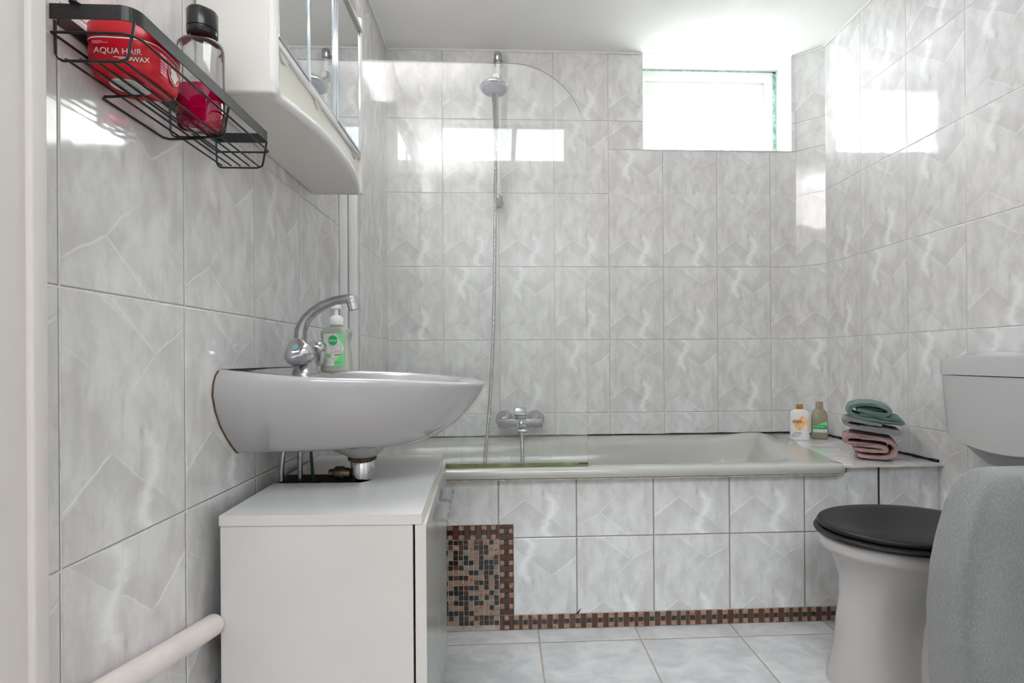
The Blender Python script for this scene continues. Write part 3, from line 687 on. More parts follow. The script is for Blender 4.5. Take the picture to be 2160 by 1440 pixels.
# ------------------------------------------------------------------ shower set
def shower():
    root = thing('shower_rail', 'slim chrome shower riser rail fixed to the back wall behind the glass screen', 'shower', (-.02, D, 1.56))
    x = -.0195; yw = D; yr = 2.405
    b = B(); b.tube([(x, yr, 1.555), (x, yr, 2.205)], .0085, 'rail', 14); b.build('rail', None, root)
    for z in (2.19, 1.561):
        b = B(); b.lathe([(.021, yw-.001), (.021, yw-.012), (.015, yw-.018), (.013, yr+.012)], (x, 0, z), 'dchrome', 22, 'Y')
        b.lathe([(.0, .022), (.010, .022), (.017, .016), (.018, -.014), (.012, -.022), (.0, -.022)], (x, yr, z), 'dchrome', 22); b.build('wall_bracket', None, root)
    b = B(); b.lathe([(.014, -.02), (.017, -.016), (.017, .016), (.014, .02)], (x, yr, 2.09), 'dchrome', 20)
    b.tube([(x, yr, 2.088), (x-.004, 2.36, 2.08), (x-.008, 2.335, 2.07)], [.012, .012, .014], 'dchrome', 14); b.build('slider', None, root)
    # hand shower: handle from the slider up/forward to the disc
    hs = thing('hand_shower', 'round chrome hand shower on its rail with a ribbed hose hanging into the bath', 'shower head', (-.033, 2.205, 1.955))
    cx, cy, cz = -.033, 2.205, 1.955
    tilt = radians(7)
    b = B(); b.lathe([(.0, .030), (.02, .029), (.045, .018), (.0575, .006), (.0585, .0), (.056, -.005), (.050, -.007)], (0, 0, 0), 'chrome', 40, capb=False)
    mt = Matrix.Translation((cx, cy, cz)) @ Matrix.Rotation(-tilt, 4, 'X')
    bmesh.ops.transform(b.bm, matrix=mt, verts=b.bm.verts); b.build('shower_head', None, hs, smooth=50)
    b = B(); b.lathe([(.050, -.007), (.049, -.0085), (.024, -.0085), (.022, -.011), (.0, -.011)], (0, 0, 0), 'headface', 40, capa=False)
    for r_, k_ in ((.044, 26), (.037, 22), (.030, 16), (.015, 8)):
        for i in range(k_):
            a = 2*pi*i/k_; b.lathe([(.0012, -.0085), (.0010, -.0102), (0, -.0103)], (r_*cos(a), r_*sin(a), 0), 'printgrey', 6, capa=False)
    bmesh.ops.transform(b.bm, matrix=mt, verts=b.bm.verts); b.build('spray_face', None, hs, smooth=50, merge=False)
    b = B(); b.tube([(cx, cy+.005, cz-.0+.012), (-.031, 2.235, 1.948), (-.030, 2.27, 1.915), (-.029, 2.30, 1.872), (-.029, 2.318, 1.83)], [.012, .015, .014, .0125, .011], 'dchrome', 16); b.build('handle', None, hs)
    # ribbed hose, falling in front of the rail into the bath
    P = [(-.029, 2.318, 1.83), (-.030, 2.325, 1.75), (-.034, 2.34, 1.55), (-.038, 2.37, 1.35), (-.043, 2.385, 1.12), (-.051, 2.375, .90), (-.062, 2.33, .70), (-.070, 2.26, .58), (-.084, 2.18, .40), (-.075, 2.12, .25), (-.02, 2.07, .17), (.05, 2.05, .20), (.068, 2.12, .33), (.071, 2.20, .43), (.071, 2.28, .52), (.069, 2.36, .552)]
    sm = []
    for i in range(len(P)-1):
        p0 = Vector(P[max(i-1, 0)]); p1 = Vector(P[i]); p2 = Vector(P[i+1]); p3 = Vector(P[min(i+2, len(P)-1)])
        seg = max(4, int((p2-p1).length/.0016))
        for k_ in range(seg):
            t = k_/seg; sm.append(.5*((2*p1)+(-p0+p2)*t+(2*p0-5*p1+4*p2-p3)*t*t+(-p0+3*p1-3*p2+p3)*t**3))
    rs = [.0080 if (i % 4) < 2 else .0064 for i in range(len(sm))]
    b = B(); b.tube(sm, rs, 'dchrome', 8); b.build('shower_hose', None, hs, smooth=70)
    # mixer
    r2_ = thing('bath_mixer_tap', 'square chrome bath mixer tap with two round wall plates under the shower rail', 'tap', (.07, D, .585))
    for xx in (-.002, .139):
        b = B(); b.lathe([(.040, yw-.001), (.040, yw-.008), (.034, yw-.020), (.022, yw-.032), (.016, yw-.040), (.0, yw-.040)], (xx, 0, .592), 'dchrome', 32, 'Y'); b.build('wall_plate', None, r2_)
    b = B(); b.box(-.030, .164, 2.365, 2.420, .566, .602, 'dchrome', .003); b.build('body', None, r2_)
    b = B(); b.box(.046, .090, 2.345, 2.395, .602, .622, 'dchrome', .003); b.build('cartridge_block', None, r2_)
    b = B(); b.box(.040, .095, 2.300, 2.385, .623, .634, 'dchrome', .003); b.hexa([(.043, 2.36, .634), (.092, 2.36, .634), (.092, 2.385, .634), (.043, 2.385, .634), (.048, 2.37, .652), (.092, 2.37, .652), (.092, 2.387, .652), (.048, 2.387, .652)], 'dchrome', .002); b.build('lever', None, r2_)
    b = B(); b.box(.052, .095, 2.285, 2.366, .553, .566, 'chrome', .003); b.build('spout', None, r2_)
    b = B(); b.lathe([(.007, .0), (.012, .004), (.012, .012), (.008, .016), (.012, .02), (.009, .03)], (.070, 2.352, .566), 'chrome', 14); b.build('diverter', None, r2_)
    b = B(); b.lathe([(.011, .538), (.013, .540), (.013, .556)], (.069, 2.36, 0), 'dchrome', 14); b.build('hose_nut', None, r2_)
shower()

# ------------------------------------------------------------------ washbasin
BYC = 1.235
def basin():
    root = thing('washbasin', 'glossy pale ceramic washbasin hung on the left wall above the cabinet', 'washbasin', (L, BYC, .69))
    n = 40
    def outline(Lx, Ww, Wm, z, drop=0, lx0=0.0015, inset=0, n=n):
        pts = []
        for i in range(n+1):
            t = i/n; a = t*pi/2
            x = Lx*sin(a)**.92 if a > 0 else 0
            q = min(x/Lx, 1); y = Wm*(max(1-q**2.5, 0))**(1/2.05)
            k_ = max(0, 1-x/(.42*Lx)); y *= 1-(1-Ww/Wm)*k_**1.6
            pts.append((x, y))
        full = [(x, -y) for x, y in pts] + [(x, y) for x, y in pts[-2::-1]]
        return [Vector((L+lx0+x, BYC+y, z-drop*(x/.47)**2+drop*.42*max(0, 1-x/.17)**1.3)) for x, y in full]
    R_ = [outline(.335, .153, .158, .6865), outline(.345, .160, .167, .690), outline(.372, .172, .187, .700), outline(.405, .196, .212, .722), outline(.432, .218, .236, .747), outline(.452, .234, .255, .775),
          outline(.466, .243, .269, .801, .006), outline(.471, .240, .2745, .818, .012), outline(.4725, .233, .276, .829, .019), outline(.4705, .222, .2735, .836, .0235), outline(.466, .212, .269, .8385, .025), outline(.455, .202, .258, .8375, .025)]
    # bowl interior
    def bowl(cx, hx, hy, z, drop, e=2.4):
        m_ = 2*n+1; out = []
        # match ordering: start at wall -y side, to tip, back to wall +y side
        for i in range(m_):
            a = -pi*.5 - .9 + (pi+1.8)*i/(m_-1)
            c, s_ = cos(a), sin(a)
            x = cx+hx*math.copysign(abs(c)**(2/e), c); y = hy*math.copysign(abs(s_)**(2/e), s_)
            out.append(Vector((L+x, BYC+y, z-drop*(max(x, 0)/.47)**2)))
        return out
    R_ += [bowl(.252, .168, .200, .8365, .025, 2.05), bowl(.252, .163, .195, .829, .025, 2.05), bowl(.253, .150, .178, .795, .018, 2.1), bowl(.254, .130, .15, .752, .01, 2.1), bowl(.25, .10, .11, .725, 0), bowl(.235, .04, .04, .715, 0), bowl(.23, .015, .015, .712, 0)]
    b = B(); b.loft(R_, 'ceramic', closed=True, cap0=True, cap1=True)
    b.build('bowl', None, root, smooth=60)
    b = B(); cx = -.318; 
    rr = []
    for r_, z, off in ((.082, .688, -.026), (.072, .681, -.020), (.059, .671, -.011), (.047, .660, -.003), (.034, .652, 0), (.030, .649, 0), (.018, .649, 0)):
        rr.append([Vector((cx+off+r_*cos(2*pi*k_/32)*(1.0), BYC+r_*.95*sin(2*pi*k_/32), z)) for k_ in range(32)])
    b.loft(rr, 'ceramic'); b.build('drain_boss', None, root, smooth=60)
    # dark sealant line against the wall
    b = B()
    path = [r_[0]+Vector((0, 0, 0)) for r_ in R_[:10]]
    b.tube([Vector((L+.001, p.y-.0005, p.z)) for p in path], .0017, 'rust', 6); b.build('wall_sealant', None, root)
    return root
basin()
def drainpipe():
    root = thing('basin_trap', 'stained chrome drain trap under the washbasin entering the cabinet top', 'drain trap', (-.318, BYC, .6))
    c = (-.318, BYC, 0)
    b = B(); b.lathe([(.020, .6495), (.0305, .648), (.0315, .6455), (.0300, .642), (.020, .641)], c, 'rust', 30); b.build('rusty_collar', None, root)
    b = B(); b.lathe([(.0235, .6415), (.0255, .639), (.0250, .610), (.0255, .575), (.024, .565), (.018, .56), (.018, .52)], c, 'chrome', 30); b.build('cup', None, root)
    b = B(); b.lathe([(.0095, 0), (.012, -.006), (.0125, -.012), (.0155, -.014), (.0160, -.030), (.0135, -.034), (.010, -.036), (.009, -.046)], (-.318-.023, BYC-.012, .615), 'brass', 20, 'X'); b.build('side_outlet', None, root)
drainpipe()
for nm, m_, pts, r_, lab in (('supply_hose', 'chrome', [(-.470, 1.20, .700), (-.480, 1.205, .66), (-.486, 1.21, .62), (-.484, 1.215, .56), (-.478, 1.22, .46)], .0062, 'shiny bent supply hose under the washbasin, nearest the left wall'),
                       ('supply_pipe', 'dchrome', [(-.447, 1.215, .700), (-.449, 1.22, .64), (-.450, 1.225, .56), (-.45, 1.225, .46)], .0055, 'straight dull metal supply pipe under the basin, middle of three'),
                       ('pull_rod', 'rod', [(-.432, 1.235, .700), (-.430, 1.235, .65), (-.426, 1.235, .60), (-.424, 1.235, .50)], .0032, 'thin dark green rod under the basin, beside the two supply lines')):
    b = B(); b.tube(pts, r_, m_, 12); tag(b.build(nm, None, None), lab, 'pipe' if nm != 'pull_rod' else 'rod')

def faucet():
    fx, fy, fz = -.430, 1.205, .8365
    root = thing('basin_faucet', 'chrome basin mixer tap with arched spout and two lever knobs', 'tap', (fx, fy, fz))
    b = B(); b.lathe([(.0, -.004), (.028, -.004), (.028, .002), (.026, .006), (.024, .02), (.020, .032), (.019, .05), (.016, .056), (.0, .058)], (fx, fy, fz), 'dchrome', 30); b.build('body', None, root)
    # spout: wide flattened arch leaning out along +X
    P = [(fx-.006, fz+.040), (fx-.012, fz+.070), (fx-.010, fz+.094), (fx+.000, fz+.116), (fx+.018, fz+.134), (fx+.040, fz+.148), (fx+.064, fz+.157), (fx+.088, fz+.161), (fx+.102, fz+.1605)]
    rx = [.0135, .0130, .0125, .0115, .0105, .0100, .0095, .0095, .0095]; ry = [.016, .015, .014, .013, .0125, .012, .0115, .012, .0125]
    rings = []
    for i, (x, z) in enumerate(P):
        a = P[max(i-1, 0)]; c = P[min(i+1, len(P)-1)]; t = Vector((c[0]-a[0], 0, c[1]-a[1])).normalized(); nrm = Vector((-t.z, 0, t.x)); 
        rings.append([Vector((x, fy, z))+nrm*rx[i]*cos(2*pi*k_/20)+Vector((0, 1, 0))*ry[i]*sin(2*pi*k_/20) for k_ in range(20)])
    b = B(); b.loft(rings, 'dchrome'); b.build('spout', None, root, smooth=60)
    b = B(); t = Vector((.22, 0, -1)).normalized(); p = Vector((fx+.0975, fy, fz+.166))
    b.tube([p, p+t*.014, p+t*.0145, p+t*.016, p+t*.0165, p+t*.030], [.0125, .0125, .0115, .0115, .0125, .0115], 'chrome', 22); b.build('aerator', None, root)
    for sgn, ex in ((-1, .0), (1, .0)):
        ax = Vector((.10 if sgn > 0 else -.05, sgn*1.0, .55)).normalized()
        p0 = Vector((fx+.002, fy+sgn*.006, fz+.026))
        b = B(); b.tube([p0, p0+ax*.020, p0+ax*.024], [.016, .0165, .0140], 'dchrome', 22); b.build('valve_neck', None, root)
        b = B(); k0 = p0+ax*.0235
        # lobed knob
        u = ax.orthogonal().normalized(); v = ax.cross(u); rings = []
        for h, r_ in ((0, .0225), (.003, .0260), (.014, .0280), (.026, .0265), (.033, .0215), (.036, .014), (.0365, .004)):
            rings.append([k0+ax*h+(u*cos(q)+v*sin(q))*r_*(1+.13*cos(3*q)) for q in [2*pi*i/36 for i in range(36)]])
        b.loft(rings, 'chrome'); kn = b.build('knob', None, root, smooth=60)
        b = B(); c0 = k0+ax*.0368
        b.loft([[c0+(u*cos(q)+v*sin(q))*.0085 for q in [2*pi*i/24 for i in range(24)]], [c0+ax*.0006+(u*cos(q)+v*sin(q))*.0085 for q in [2*pi*i/24 for i in range(24)]]], 'printred'); 
        b.loft([[c0+ax*.0006+(u*cos(q)+v*sin(q))*.0068 for q in [2*pi*i/24 for i in range(24)]], [c0+ax*.0012+(u*cos(q)+v*sin(q))*.0066 for q in [2*pi*i/24 for i in range(24)]]], 'tealcap'); o = b.build('cap', None, kn); o.location = (0, 0, 0)
M['tealcap'] = simple('teal_index_cap', (.12, .42, .48), .25)
faucet()

def dispenser():
    cx, cy, z0 = -.391, 1.294, .8372
    root = thing('soap_dispenser', 'translucent pump soap bottle with green label standing on the washbasin', 'soap dispenser', (cx, cy, z0))
    hx, hy = .0345, .019
    ex = Vector((cos(.10), -sin(.10), 0)).normalized(); ey = Vector((-ex.y, ex.x, 0))
    def rg(w, d, z, n=40, e=2.6):
        return [Vector((cx, cy, z0+z)) + ex*(p.x) + ey*(p.y) for p in sring(0, 0, 0, w, d, n, e)]
    prof = [(.030, .016, 0), (.0345, .0195, .002), (.0355, .020, .008), (.0352, .0195, .02), (.0340, .0190, .04), (.0325, .0185, .058), (.0318, .018, .070), (.0345, .0190, .080), (.0355, .019, .088), (.0340, .018, .095), (.026, .016, .101), (.016, .013, .105), (.0125, .0115, .1065), (.0125, .0115, .109)]
    b = B(); b.loft([rg(w, d, z, e=2.2 if i > 10 else 3.0) for i, (w, d, z) in enumerate(prof)], 'soapbody'); b.build('bottle', None, root, smooth=60)
    b = B(); b.lathe([(.0155, .108), (.0165, .110), (.0165, .124), (.0150, .127), (.0105, .127), (.0100, .131), (.0040, .131), (.0040, .147)], (cx, cy, z0), 'white', 26); b.build('pump_collar', None, root)
    b = B(); b.lathe([(.0, .146), (.011, .147), (.012, .150), (.010, .156), (0, .157)], (cx, cy, z0), 'white', 22); b.box(cx-.034, cx, cy-.005, cy+.005, z0+.149, z0+.156, 'white', .002); b.build('pump_head', None, root)
    # label on the side facing the door
    lab = B(); fr = frame(Vector((cx+.001, cy, z0)) - ey*.0203, ex, (0, 0, 1))
    def rr_(x0, x1, z0_, z1_, r_): 
        return arc(x1-r_, z0_+r_, r_, -pi/2, 0, 5)+arc(x1-r_, z1_-r_, r_, 0, pi/2, 5)+arc(x0+r_, z1_-r_, r_, pi/2, pi, 5)+arc(x0+r_, z0_+r_, r_, pi, 1.5*pi, 5)
    patch(lab, fr, rr_(-.0235, .0245, .014, .088, .005), 'label'); 
    lo = lab.build('label', None, root, smooth=0)
    lb = B()
    patch(lb, fr, [(.002, .014), (.020, .014), (.0245, .018), (.0245, .052)]+[(.0245, .050), (.012, .034), (.000, .024)], 'lgreen', .0003)
    patch(lb, fr, [(.008, .088), (.0205, .088), (.0245, .083), (.0245, .058), (.018, .066), (.012, .078)], 'lgreen', .0003)
    patch(lb, fr, [(x_, z_) for x_, z_ in arc(-.001, .0725, .0115, 0, 2*pi, 28)[:-1]], 'green', .0005)
    patch(lb, fr, [(x_, z_) for x_, z_ in arc(-.009, .0375, .005, 0, 2*pi, 14)[:-1]], 'lgreen', .0005)
    for x0, x1, z0_, z1_ in ((-.019, .018, .0605, .0611), (-.019, -.0183, .044, .0611), (.0175, .0182, .044, .0611)): patch(lb, fr, [(x0, z0_), (x1, z0_), (x1, z1_), (x0, z1_)], 'printred', .0006)
    for (xa, za), (xb, zb) in (((-.0187, .044), (-.001, .0275)), ((-.001, .0275), (.018, .044))): patch(lb, fr, [(xa, za), (xb, zb), (xb, zb+.0008), (xa, za+.0008)], 'printred', .0006)
    patch(lb, fr, [(.002, .0385), (.0175, .0385), (.0175, .0405), (.002, .0405)], 'printred', .0007)
    for z_, w_ in ((.0565, .010), (.054, .008)): patch(lb, fr, [(-w_, z_), (w_*.8, z_), (w_*.8, z_+.0007), (-w_, z_+.0007)], 'printgrey', .0006)
    for z_ in (.0445, .0465, .0490): patch(lb, fr, [(.002, z_), (.0165, z_), (.0165, z_+.0009), (.002, z_+.0009)], 'printgrey', .0006)
    for xx in (-.0175, -.0085):
        for q0, q1 in ((.0030, .0036),):
            ring_ = [(xx+q1*cos(a), .0235+q1*sin(a)) for a in [2*pi*i/14 for i in range(14)]]; patch(lb, fr, ring_, 'printgrey', .0004); patch(lb, fr, [(xx+q0*cos(a), .0235+q0*sin(a)) for a in [2*pi*i/14 for i in range(14)]], 'label', .0006)
        patch(lb, fr, [(xx-.003, .0175), (xx+.003, .0175), (xx+.003, .0182), (xx-.003, .0182)], 'printgrey', .0006)
    for z_ in (.0195, .0225): patch(lb, fr, [(.004, z_), (.018, z_), (.018, z_+.0011), (.004, z_+.0011)], 'green', .0006)
    o = lb.build('label_print', None, lo, smooth=0, merge=False); o.location = (0, 0, 0)
    for tx, sz, px, pz, mm in (('Dettol', .0085, -.001, .0722, 'label'), ('2', .0125, -.0035, .0475, 'printgrey')):
        o = text(tx, sz, fr @ Matrix.Translation((px, pz, .0009)), 'lettering', lo, mm); o.location = -root.location
    for o in list(lo.children): o.location = (0, 0, 0) if o.name.startswith('label_print') else (0, 0, 0)
dispenser()

# ------------------------------------------------------------------ vanity cabinet
def vanity():
    root = thing('vanity_cabinet', 'low white laminate cabinet with glossy doors under the washbasin', 'cabinet', (-.32, 1.24, 0))
    NL, NR, FR_, FL = (-.4885, .9557), (-.1435, .9431), (-.171, 1.5247), (-.5125, 1.5346)
    def q(s, t): # bilinear in cabinet coords: s across (0 wall..1 front), t depth (0 near..1 far)
        a = Vector(NL).lerp(Vector(NR), s); c = Vector(FL).lerp(Vector(FR_), s); return a.lerp(c, t)
    def pr(s0, s1, t0, t1, z0, z1): 
        c = [q(s0, t0), q(s1, t0), q(s1, t1), q(s0, t1)]
        return [(p.x, p.y, z0) for p in c]+[(p.x, p.y, z1) for p in c]
    zt, zu = .60, .5825
    # worktop with a slot from the wall to the trap
    b = B(); tA = (1.196-.95)/.58; tB = (1.283-.95)/.58; sE = .595
    outer = [q(0, 0), q(1, 0), q(1, 1), q(0, 1)]
    slot = [q(0, tA), q(sE-.06, tA)] + [q(sE-.06+.065*sin(a), (tA+tB)/2-(tB-tA)/2*cos(a)) for a in [pi*i/10 for i in range(1, 10)]] + [q(sE-.06, tB), q(0, tB)]
    poly = [outer[0], outer[1], outer[2], outer[3]] + slot[::-1]
    b.face([(p.x, p.y, zt) for p in poly], 'lamtop'); b.face([(p.x, p.y, zu) for p in poly[::-1]], 'lam')
    for i in range(len(poly)):
        a, c = poly[i], poly[(i+1) % len(poly)]
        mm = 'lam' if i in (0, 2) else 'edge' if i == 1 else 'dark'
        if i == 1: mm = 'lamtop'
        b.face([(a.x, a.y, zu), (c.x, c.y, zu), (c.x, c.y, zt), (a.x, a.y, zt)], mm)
    b.build('worktop', None, root, smooth=0)
    b = B(); dx = .005
    b.hexa(pr(.004, .955, .004, .032, 0, zu-.0005), 'lam'); b.build('near_side_panel', None, root, smooth=0)
    b = B(); b.hexa(pr(.004, .955, .968, .996, 0, zu-.0005), 'lam'); b.build('far_side_panel', None, root, smooth=0)
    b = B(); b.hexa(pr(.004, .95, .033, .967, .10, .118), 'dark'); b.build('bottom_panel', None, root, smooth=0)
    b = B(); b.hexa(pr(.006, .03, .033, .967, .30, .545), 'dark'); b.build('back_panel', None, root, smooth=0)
    # doors: near edge white, front glossy
    s0, s1 = .967, 1.022
    for t0, t1 in ((.002, .497), (.503, .998)):
        b = B(); p = pr(s0, s1, t0, t1, .012 if False else .075, .5825-.001)
        v = p
        b.face([v[0], v[1], v[5], v[4]], 'lam'); b.face([v[1], v[2], v[6], v[5]], 'gloss'); b.face([v[2], v[3], v[7], v[6]], 'lam'); b.face([v[3], v[0], v[4], v[7]], 'lam'); b.face([v[4], v[5], v[6], v[7]], 'edge'); b.face([v[3], v[2], v[1], v[0]], 'lam')
        d = b.build('door', None, root, smooth=0)
        ta, tb = (t0+.27, t1-.02) if t0 < .3 else (t0+.035, t0+.215)
        a = q(s1, ta); c = q(s1, tb); z = .545
        b = B(); n_ = 14; top_ = []; 
        for i in range(n_+1):
            k_ = i/n_; p0 = a.lerp(c, k_); w_ = .026+.002*cos(4*pi*k_)
            top_.append([Vector((p0.x-.0005, p0.y, z)), Vector((p0.x+w_*.55, p0.y, z+.002)), Vector((p0.x+w_, p0.y, z-.001)), Vector((p0.x+w_+.0015, p0.y, z-.013)), Vector((p0.x+w_-.002, p0.y, z-.013)), Vector((p0.x+w_-.003, p0.y, z-.006)), Vector((p0.x-.0005, p0.y, z-.005))])
        b.loft(top_, 'alu'); o = b.build('handle', None, d, smooth=50); o.location = (0, 0, 0)
vanity()
# wall pipe
b = B(); b.tube([(L+.0200, FW+.001, .476), (L+.0195, .72, .452), (L+.0192, .80, .438), (L+.019, .954, .415)], .0185, 'pipe', 22)
tag(b.build('wall_pipe', None, None), 'thick white painted pipe running low along the left wall to the cabinet', 'pipe')

# ------------------------------------------------------------------ mirror cabinet
def mirror_cab():
    root = thing('mirror_cabinet', 'white bow-fronted wall cabinet with three sliding mirrors above the washbasin', 'mirror cabinet', (L, 1.22, 1.3155))
    ya, yb, z0, z1 = .952, 1.512, 1.3155, 1.80
    xm = -.391
    def xf(y): # bow
        t = (y-ya)/(yb-ya); return -.402+.038*(1-(2*t-1)**2)**.8 + .004
    # bottom shelf with rolled lip
    n = 30; ys = [ya+(yb-ya)*i/n for i in range(n+1)]
    b = B()
    for zz0, zz1, nm in ((z0, z0+.018, 'bottom_shelf'), (z1-.03, z1-.012, 'top_shelf')):
        b = B(); rings = []
        for y_ in ys:
            x = xf(y_); r_ = .009; zc = (zz0+zz1)/2
            pr_ = [(L+.002, zz0), (x-r_, zz0)] + [(x-r_+r_*cos(a), zc+r_*sin(a)) for a in [-pi/2+pi*i/8 for i in range(1, 8)]] + [(x-r_, zz1), (L+.002, zz1)]
            rings.append([Vector((px_, y_, pz_)) for px_, pz_ in pr_])
        b.loft(rings, 'cab'); b.build(nm, None, root, smooth=50)
    path = [(-.391, ya-.003, z1), (-.391, ya-.003, z0+.030), (-.391, ya-.001, z0+.018), (-.3915, ya+.004, z0+.0115)] + [(xf(y_)-.006, y_, z0+.0095) for y_ in ys[1:]] 
    b = B(); b.tube(path, .0102, 'frontframe', 14); b.build('front_frame', None, root, smooth=60)
    # side panels with rounded front edge
    for yy0, yy1, nm in ((ya-.012, ya+.004, 'near_side_panel'), (yb-.004, yb+.010, 'far_side_panel')):
        b = B(); b.box(L+.002, -.384, yy0, yy1, z0+.0005, z1, 'cab', .006, 3); b.build(nm, None, root)
    # lower fascia: cream panel standing from the lip up to the mirror track
    b = B(); b.box(-.405, -.393, ya+.004, yb-.004, z0+.018, 1.408, 'cabface'); b.build('lower_fascia', None, root)
    b = B(); b.box(-.402, -.3865, ya+.004, yb-.002, 1.410, 1.424, 'trimw', .003); b.build('mirror_track', None, root)
    b = B(); b.box(-.404, -.380, ya+.004, yb-.002, z1-.045, z1-.031, 'cab', .003); b.build('upper_track', None, root)
    b = B(); b.box(L+.002, L+.008, ya+.004, yb-.004, z0+.018, z1-.03, 'cab'); b.build('back_panel', None, root)
    # mirrors
    yy = [ya+.006, ya+.165, ya+.345, yb-.008]
    for i in range(3):
        x = -.3915+(.004 if i != 1 else .0)
        b = B(); b.box(x-.004, x, yy[i], yy[i+1], 1.424, z1-.045, 'mirror'); mr = b.build('mirror_door', None, root, smooth=0)
        b = B()
        for y_ in (yy[i]+.0002, yy[i+1]-.0062): b.box(x-.002, x+.0032, y_, y_+.006, 1.424, z1-.045, 'mframe', .001)
        b.box(x-.002, x+.0028, yy[i]+.0062, yy[i+1]-.0062, 1.424, 1.430, 'mframe')
        o = b.build('frame', None, mr); o.location = (0, 0, 0)
    # finger grips below the mirrors
    for y_ in (ya+.045, ya+.225, yb-.05):
        b = B(); rings = []
        for i in range(13):
            t = -1+2*i/12; rings.append([Vector((-.3925, y_+t*.022, 1.4085)), Vector((-.3890, y_+t*.022, 1.4085)), Vector((-.3895, y_+t*.022, 1.4085-.012*(1-t*t)-.0005)), Vector((-.3925, y_+t*.022, 1.4085-.012*(1-t*t)-.001))])
        b.loft(rings, 'edge'); b.build('finger_grip', None, root)
mirror_cab()

# ------------------------------------------------------------------ wire basket
def basket():
    y0, y1, xf_, zt, zm, zb = .648, 1.008, -.4225, 1.266, 1.241, 1.211
    root = thing('wire_basket', 'black wire shower basket mounted high on the left wall', 'wire basket', (L, .83, zb))
    b = B(); h = .0085; r_ = .018
    out = [(L+.001, y0), (xf_-r_, y0)]+arc(xf_-r_, y0+r_, r_, -pi/2, 0, 8)+arc(xf_-r_*.5, y1-r_*.5, r_*.5, 0, pi/2, 6)+[(L+.001, y1)]
    tk = .0016
    inn = [(L+.001, y0+tk), (xf_-r_, y0+tk)]+arc(xf_-r_, y0+r_, r_-tk, -pi/2, 0, 8)+arc(xf_-r_*.5, y1-r_*.5, r_*.5-tk, 0, pi/2, 6)+[(L+.001, y1-tk)]
    for o_ in range(len(out)-1):
        A, C_, a_, c_ = out[o_], out[o_+1], inn[o_], inn[o_+1]
        b.hexa([(A[0], A[1], zt-h), (C_[0], C_[1], zt-h), (c_[0], c_[1], zt-h), (a_[0], a_[1], zt-h), (A[0], A[1], zt+h), (C_[0], C_[1], zt+h), (c_[0], c_[1], zt+h), (a_[0], a_[1], zt+h)], 'wireb')
    b.box(L+.0006, L+.0022, y0+.012, y1-.004, zt-h, zt+h, 'wireb')
    b.build('top_band', None, root, smooth=30, merge=False)
    wr = .00165
    def loop(z, off):
        return [(L+.004, y0+off, z), (xf_-r_-off, y0+off, z)]+[(x_, y_, z) for x_, y_ in arc(xf_-r_-off, y0+r_+off, r_, -pi/2, 0, 6)]+[(x_, y_, z) for x_, y_ in arc(xf_-r_*.5-off, y1-r_*.5-off, r_*.5, 0, pi/2, 4)]+[(L+.004, y1-off, z)]
    b = B(); b.tube(loop(zm, -.001)+[(L+.004, y0-.001, zm)], wr, 'wire', 8); b.build('middle_wire', None, root)
    for i, x in enumerate((-.503, -.487, -.471, -.455, -.4395)):
        b = B(); b.tube([(x, y0+.006, zb+.003), (x, y1-.006, zb+.003)], wr*.9, 'wire', 7); b.build('floor_wire', None, root)
    for y_ in (y0+.004, .868, y1-.004):
        b = B(); q_ = .008
        b.tube([(L+.004, y_, zt-h), (L+.005, y_, zb+q_), (L+.005+q_*.4, y_, zb+q_*.3), (L+.013, y_, zb), (xf_-.02, y_, zb), (xf_-.011, y_, zb+q_*.4), (xf_-.009, y_, zb+q_), (xf_-.0025, y_, zt-h)], wr, 'wire', 8); b.build('cross_frame', None, root)
    b = B(); b.tube([(-.462, .722, 1.205), (L+.01, .722, 1.203), (L+.004, .728, 1.203), (L+.004, .85, 1.203), (L+.01, .857, 1.203), (-.455, .857, 1.205)], wr*1.1, 'wire', 8); b.build('hook_wire', None, root)
    b = B(); b.lathe([(.0, .004), (.0045, .0035), (.006, .0), (.0045, -.0)], (L+.03, y0-.0005, zt+h), 'wireb', 12); b.build('adhesive_hook', None, root)
    # red jar
    cx, cy, z0 = -.4715, .7260, zb+.0052
    j = thing('hair_wax_jar', 'red square jar with white lettering in the wire basket', 'jar', (cx, cy, z0))
    def rg(w, z, e=3.6): 
        return [Vector((cx, cy, z0))+Matrix.Rotation(radians(4), 3, 'Z') @ Vector((p.x, p.y, z*.86)) for p in sring(0, 0, 0, w, w, 64, e)]
    b = B(); b.loft([rg(.033, 0), rg(.0365, .001), rg(.0395, .006), rg(.0410, .014), rg(.0420, .028), rg(.0420, .0485), rg(.0400, .0497)], 'red'); b.build('jar_body', None, j, smooth=60)
    b = B(); b.loft([rg(.040, .0497), rg(.0427, .0502), rg(.0430, .053), rg(.0426, .072), rg(.0400, .0765), rg(.034, .078)], 'redlid'); b.build('lid', None, j, smooth=60)
    b = B(); b.loft([rg(.0400, .0470), rg(.0422, .0473), rg(.0424, .0490), rg(.0400, .0498)], 'label'); b.build('pale_rim', None, j, smooth=60)
    b = B(); b.loft([[Vector((cx-.004+.022*cos(a), cy-.004+.022*sin(a), z0-.0003)) for a in [2*pi*i/30 for i in range(30)]], [Vector((cx-.004+.022*cos(a), cy-.004+.022*sin(a), z0+.0002)) for a in [2*pi*i/30 for i in range(30)]]], 'label')
    bl = b.build('bottom_label', None, j)
    b = B()
    for i in range(9):
        y_ = cy-.020+i*.004; b.box(cx-.018, cx+.010, y_, y_+.0013, z0-.0006, z0-.0003, 'printgrey')
    o = b.build('label_print', None, bl, smooth=0); o.location = (0, 0, 0)
    a4 = radians(4); ex = Vector((cos(a4), sin(a4), 0)); ey = Vector((-sin(a4), cos(a4), 0))
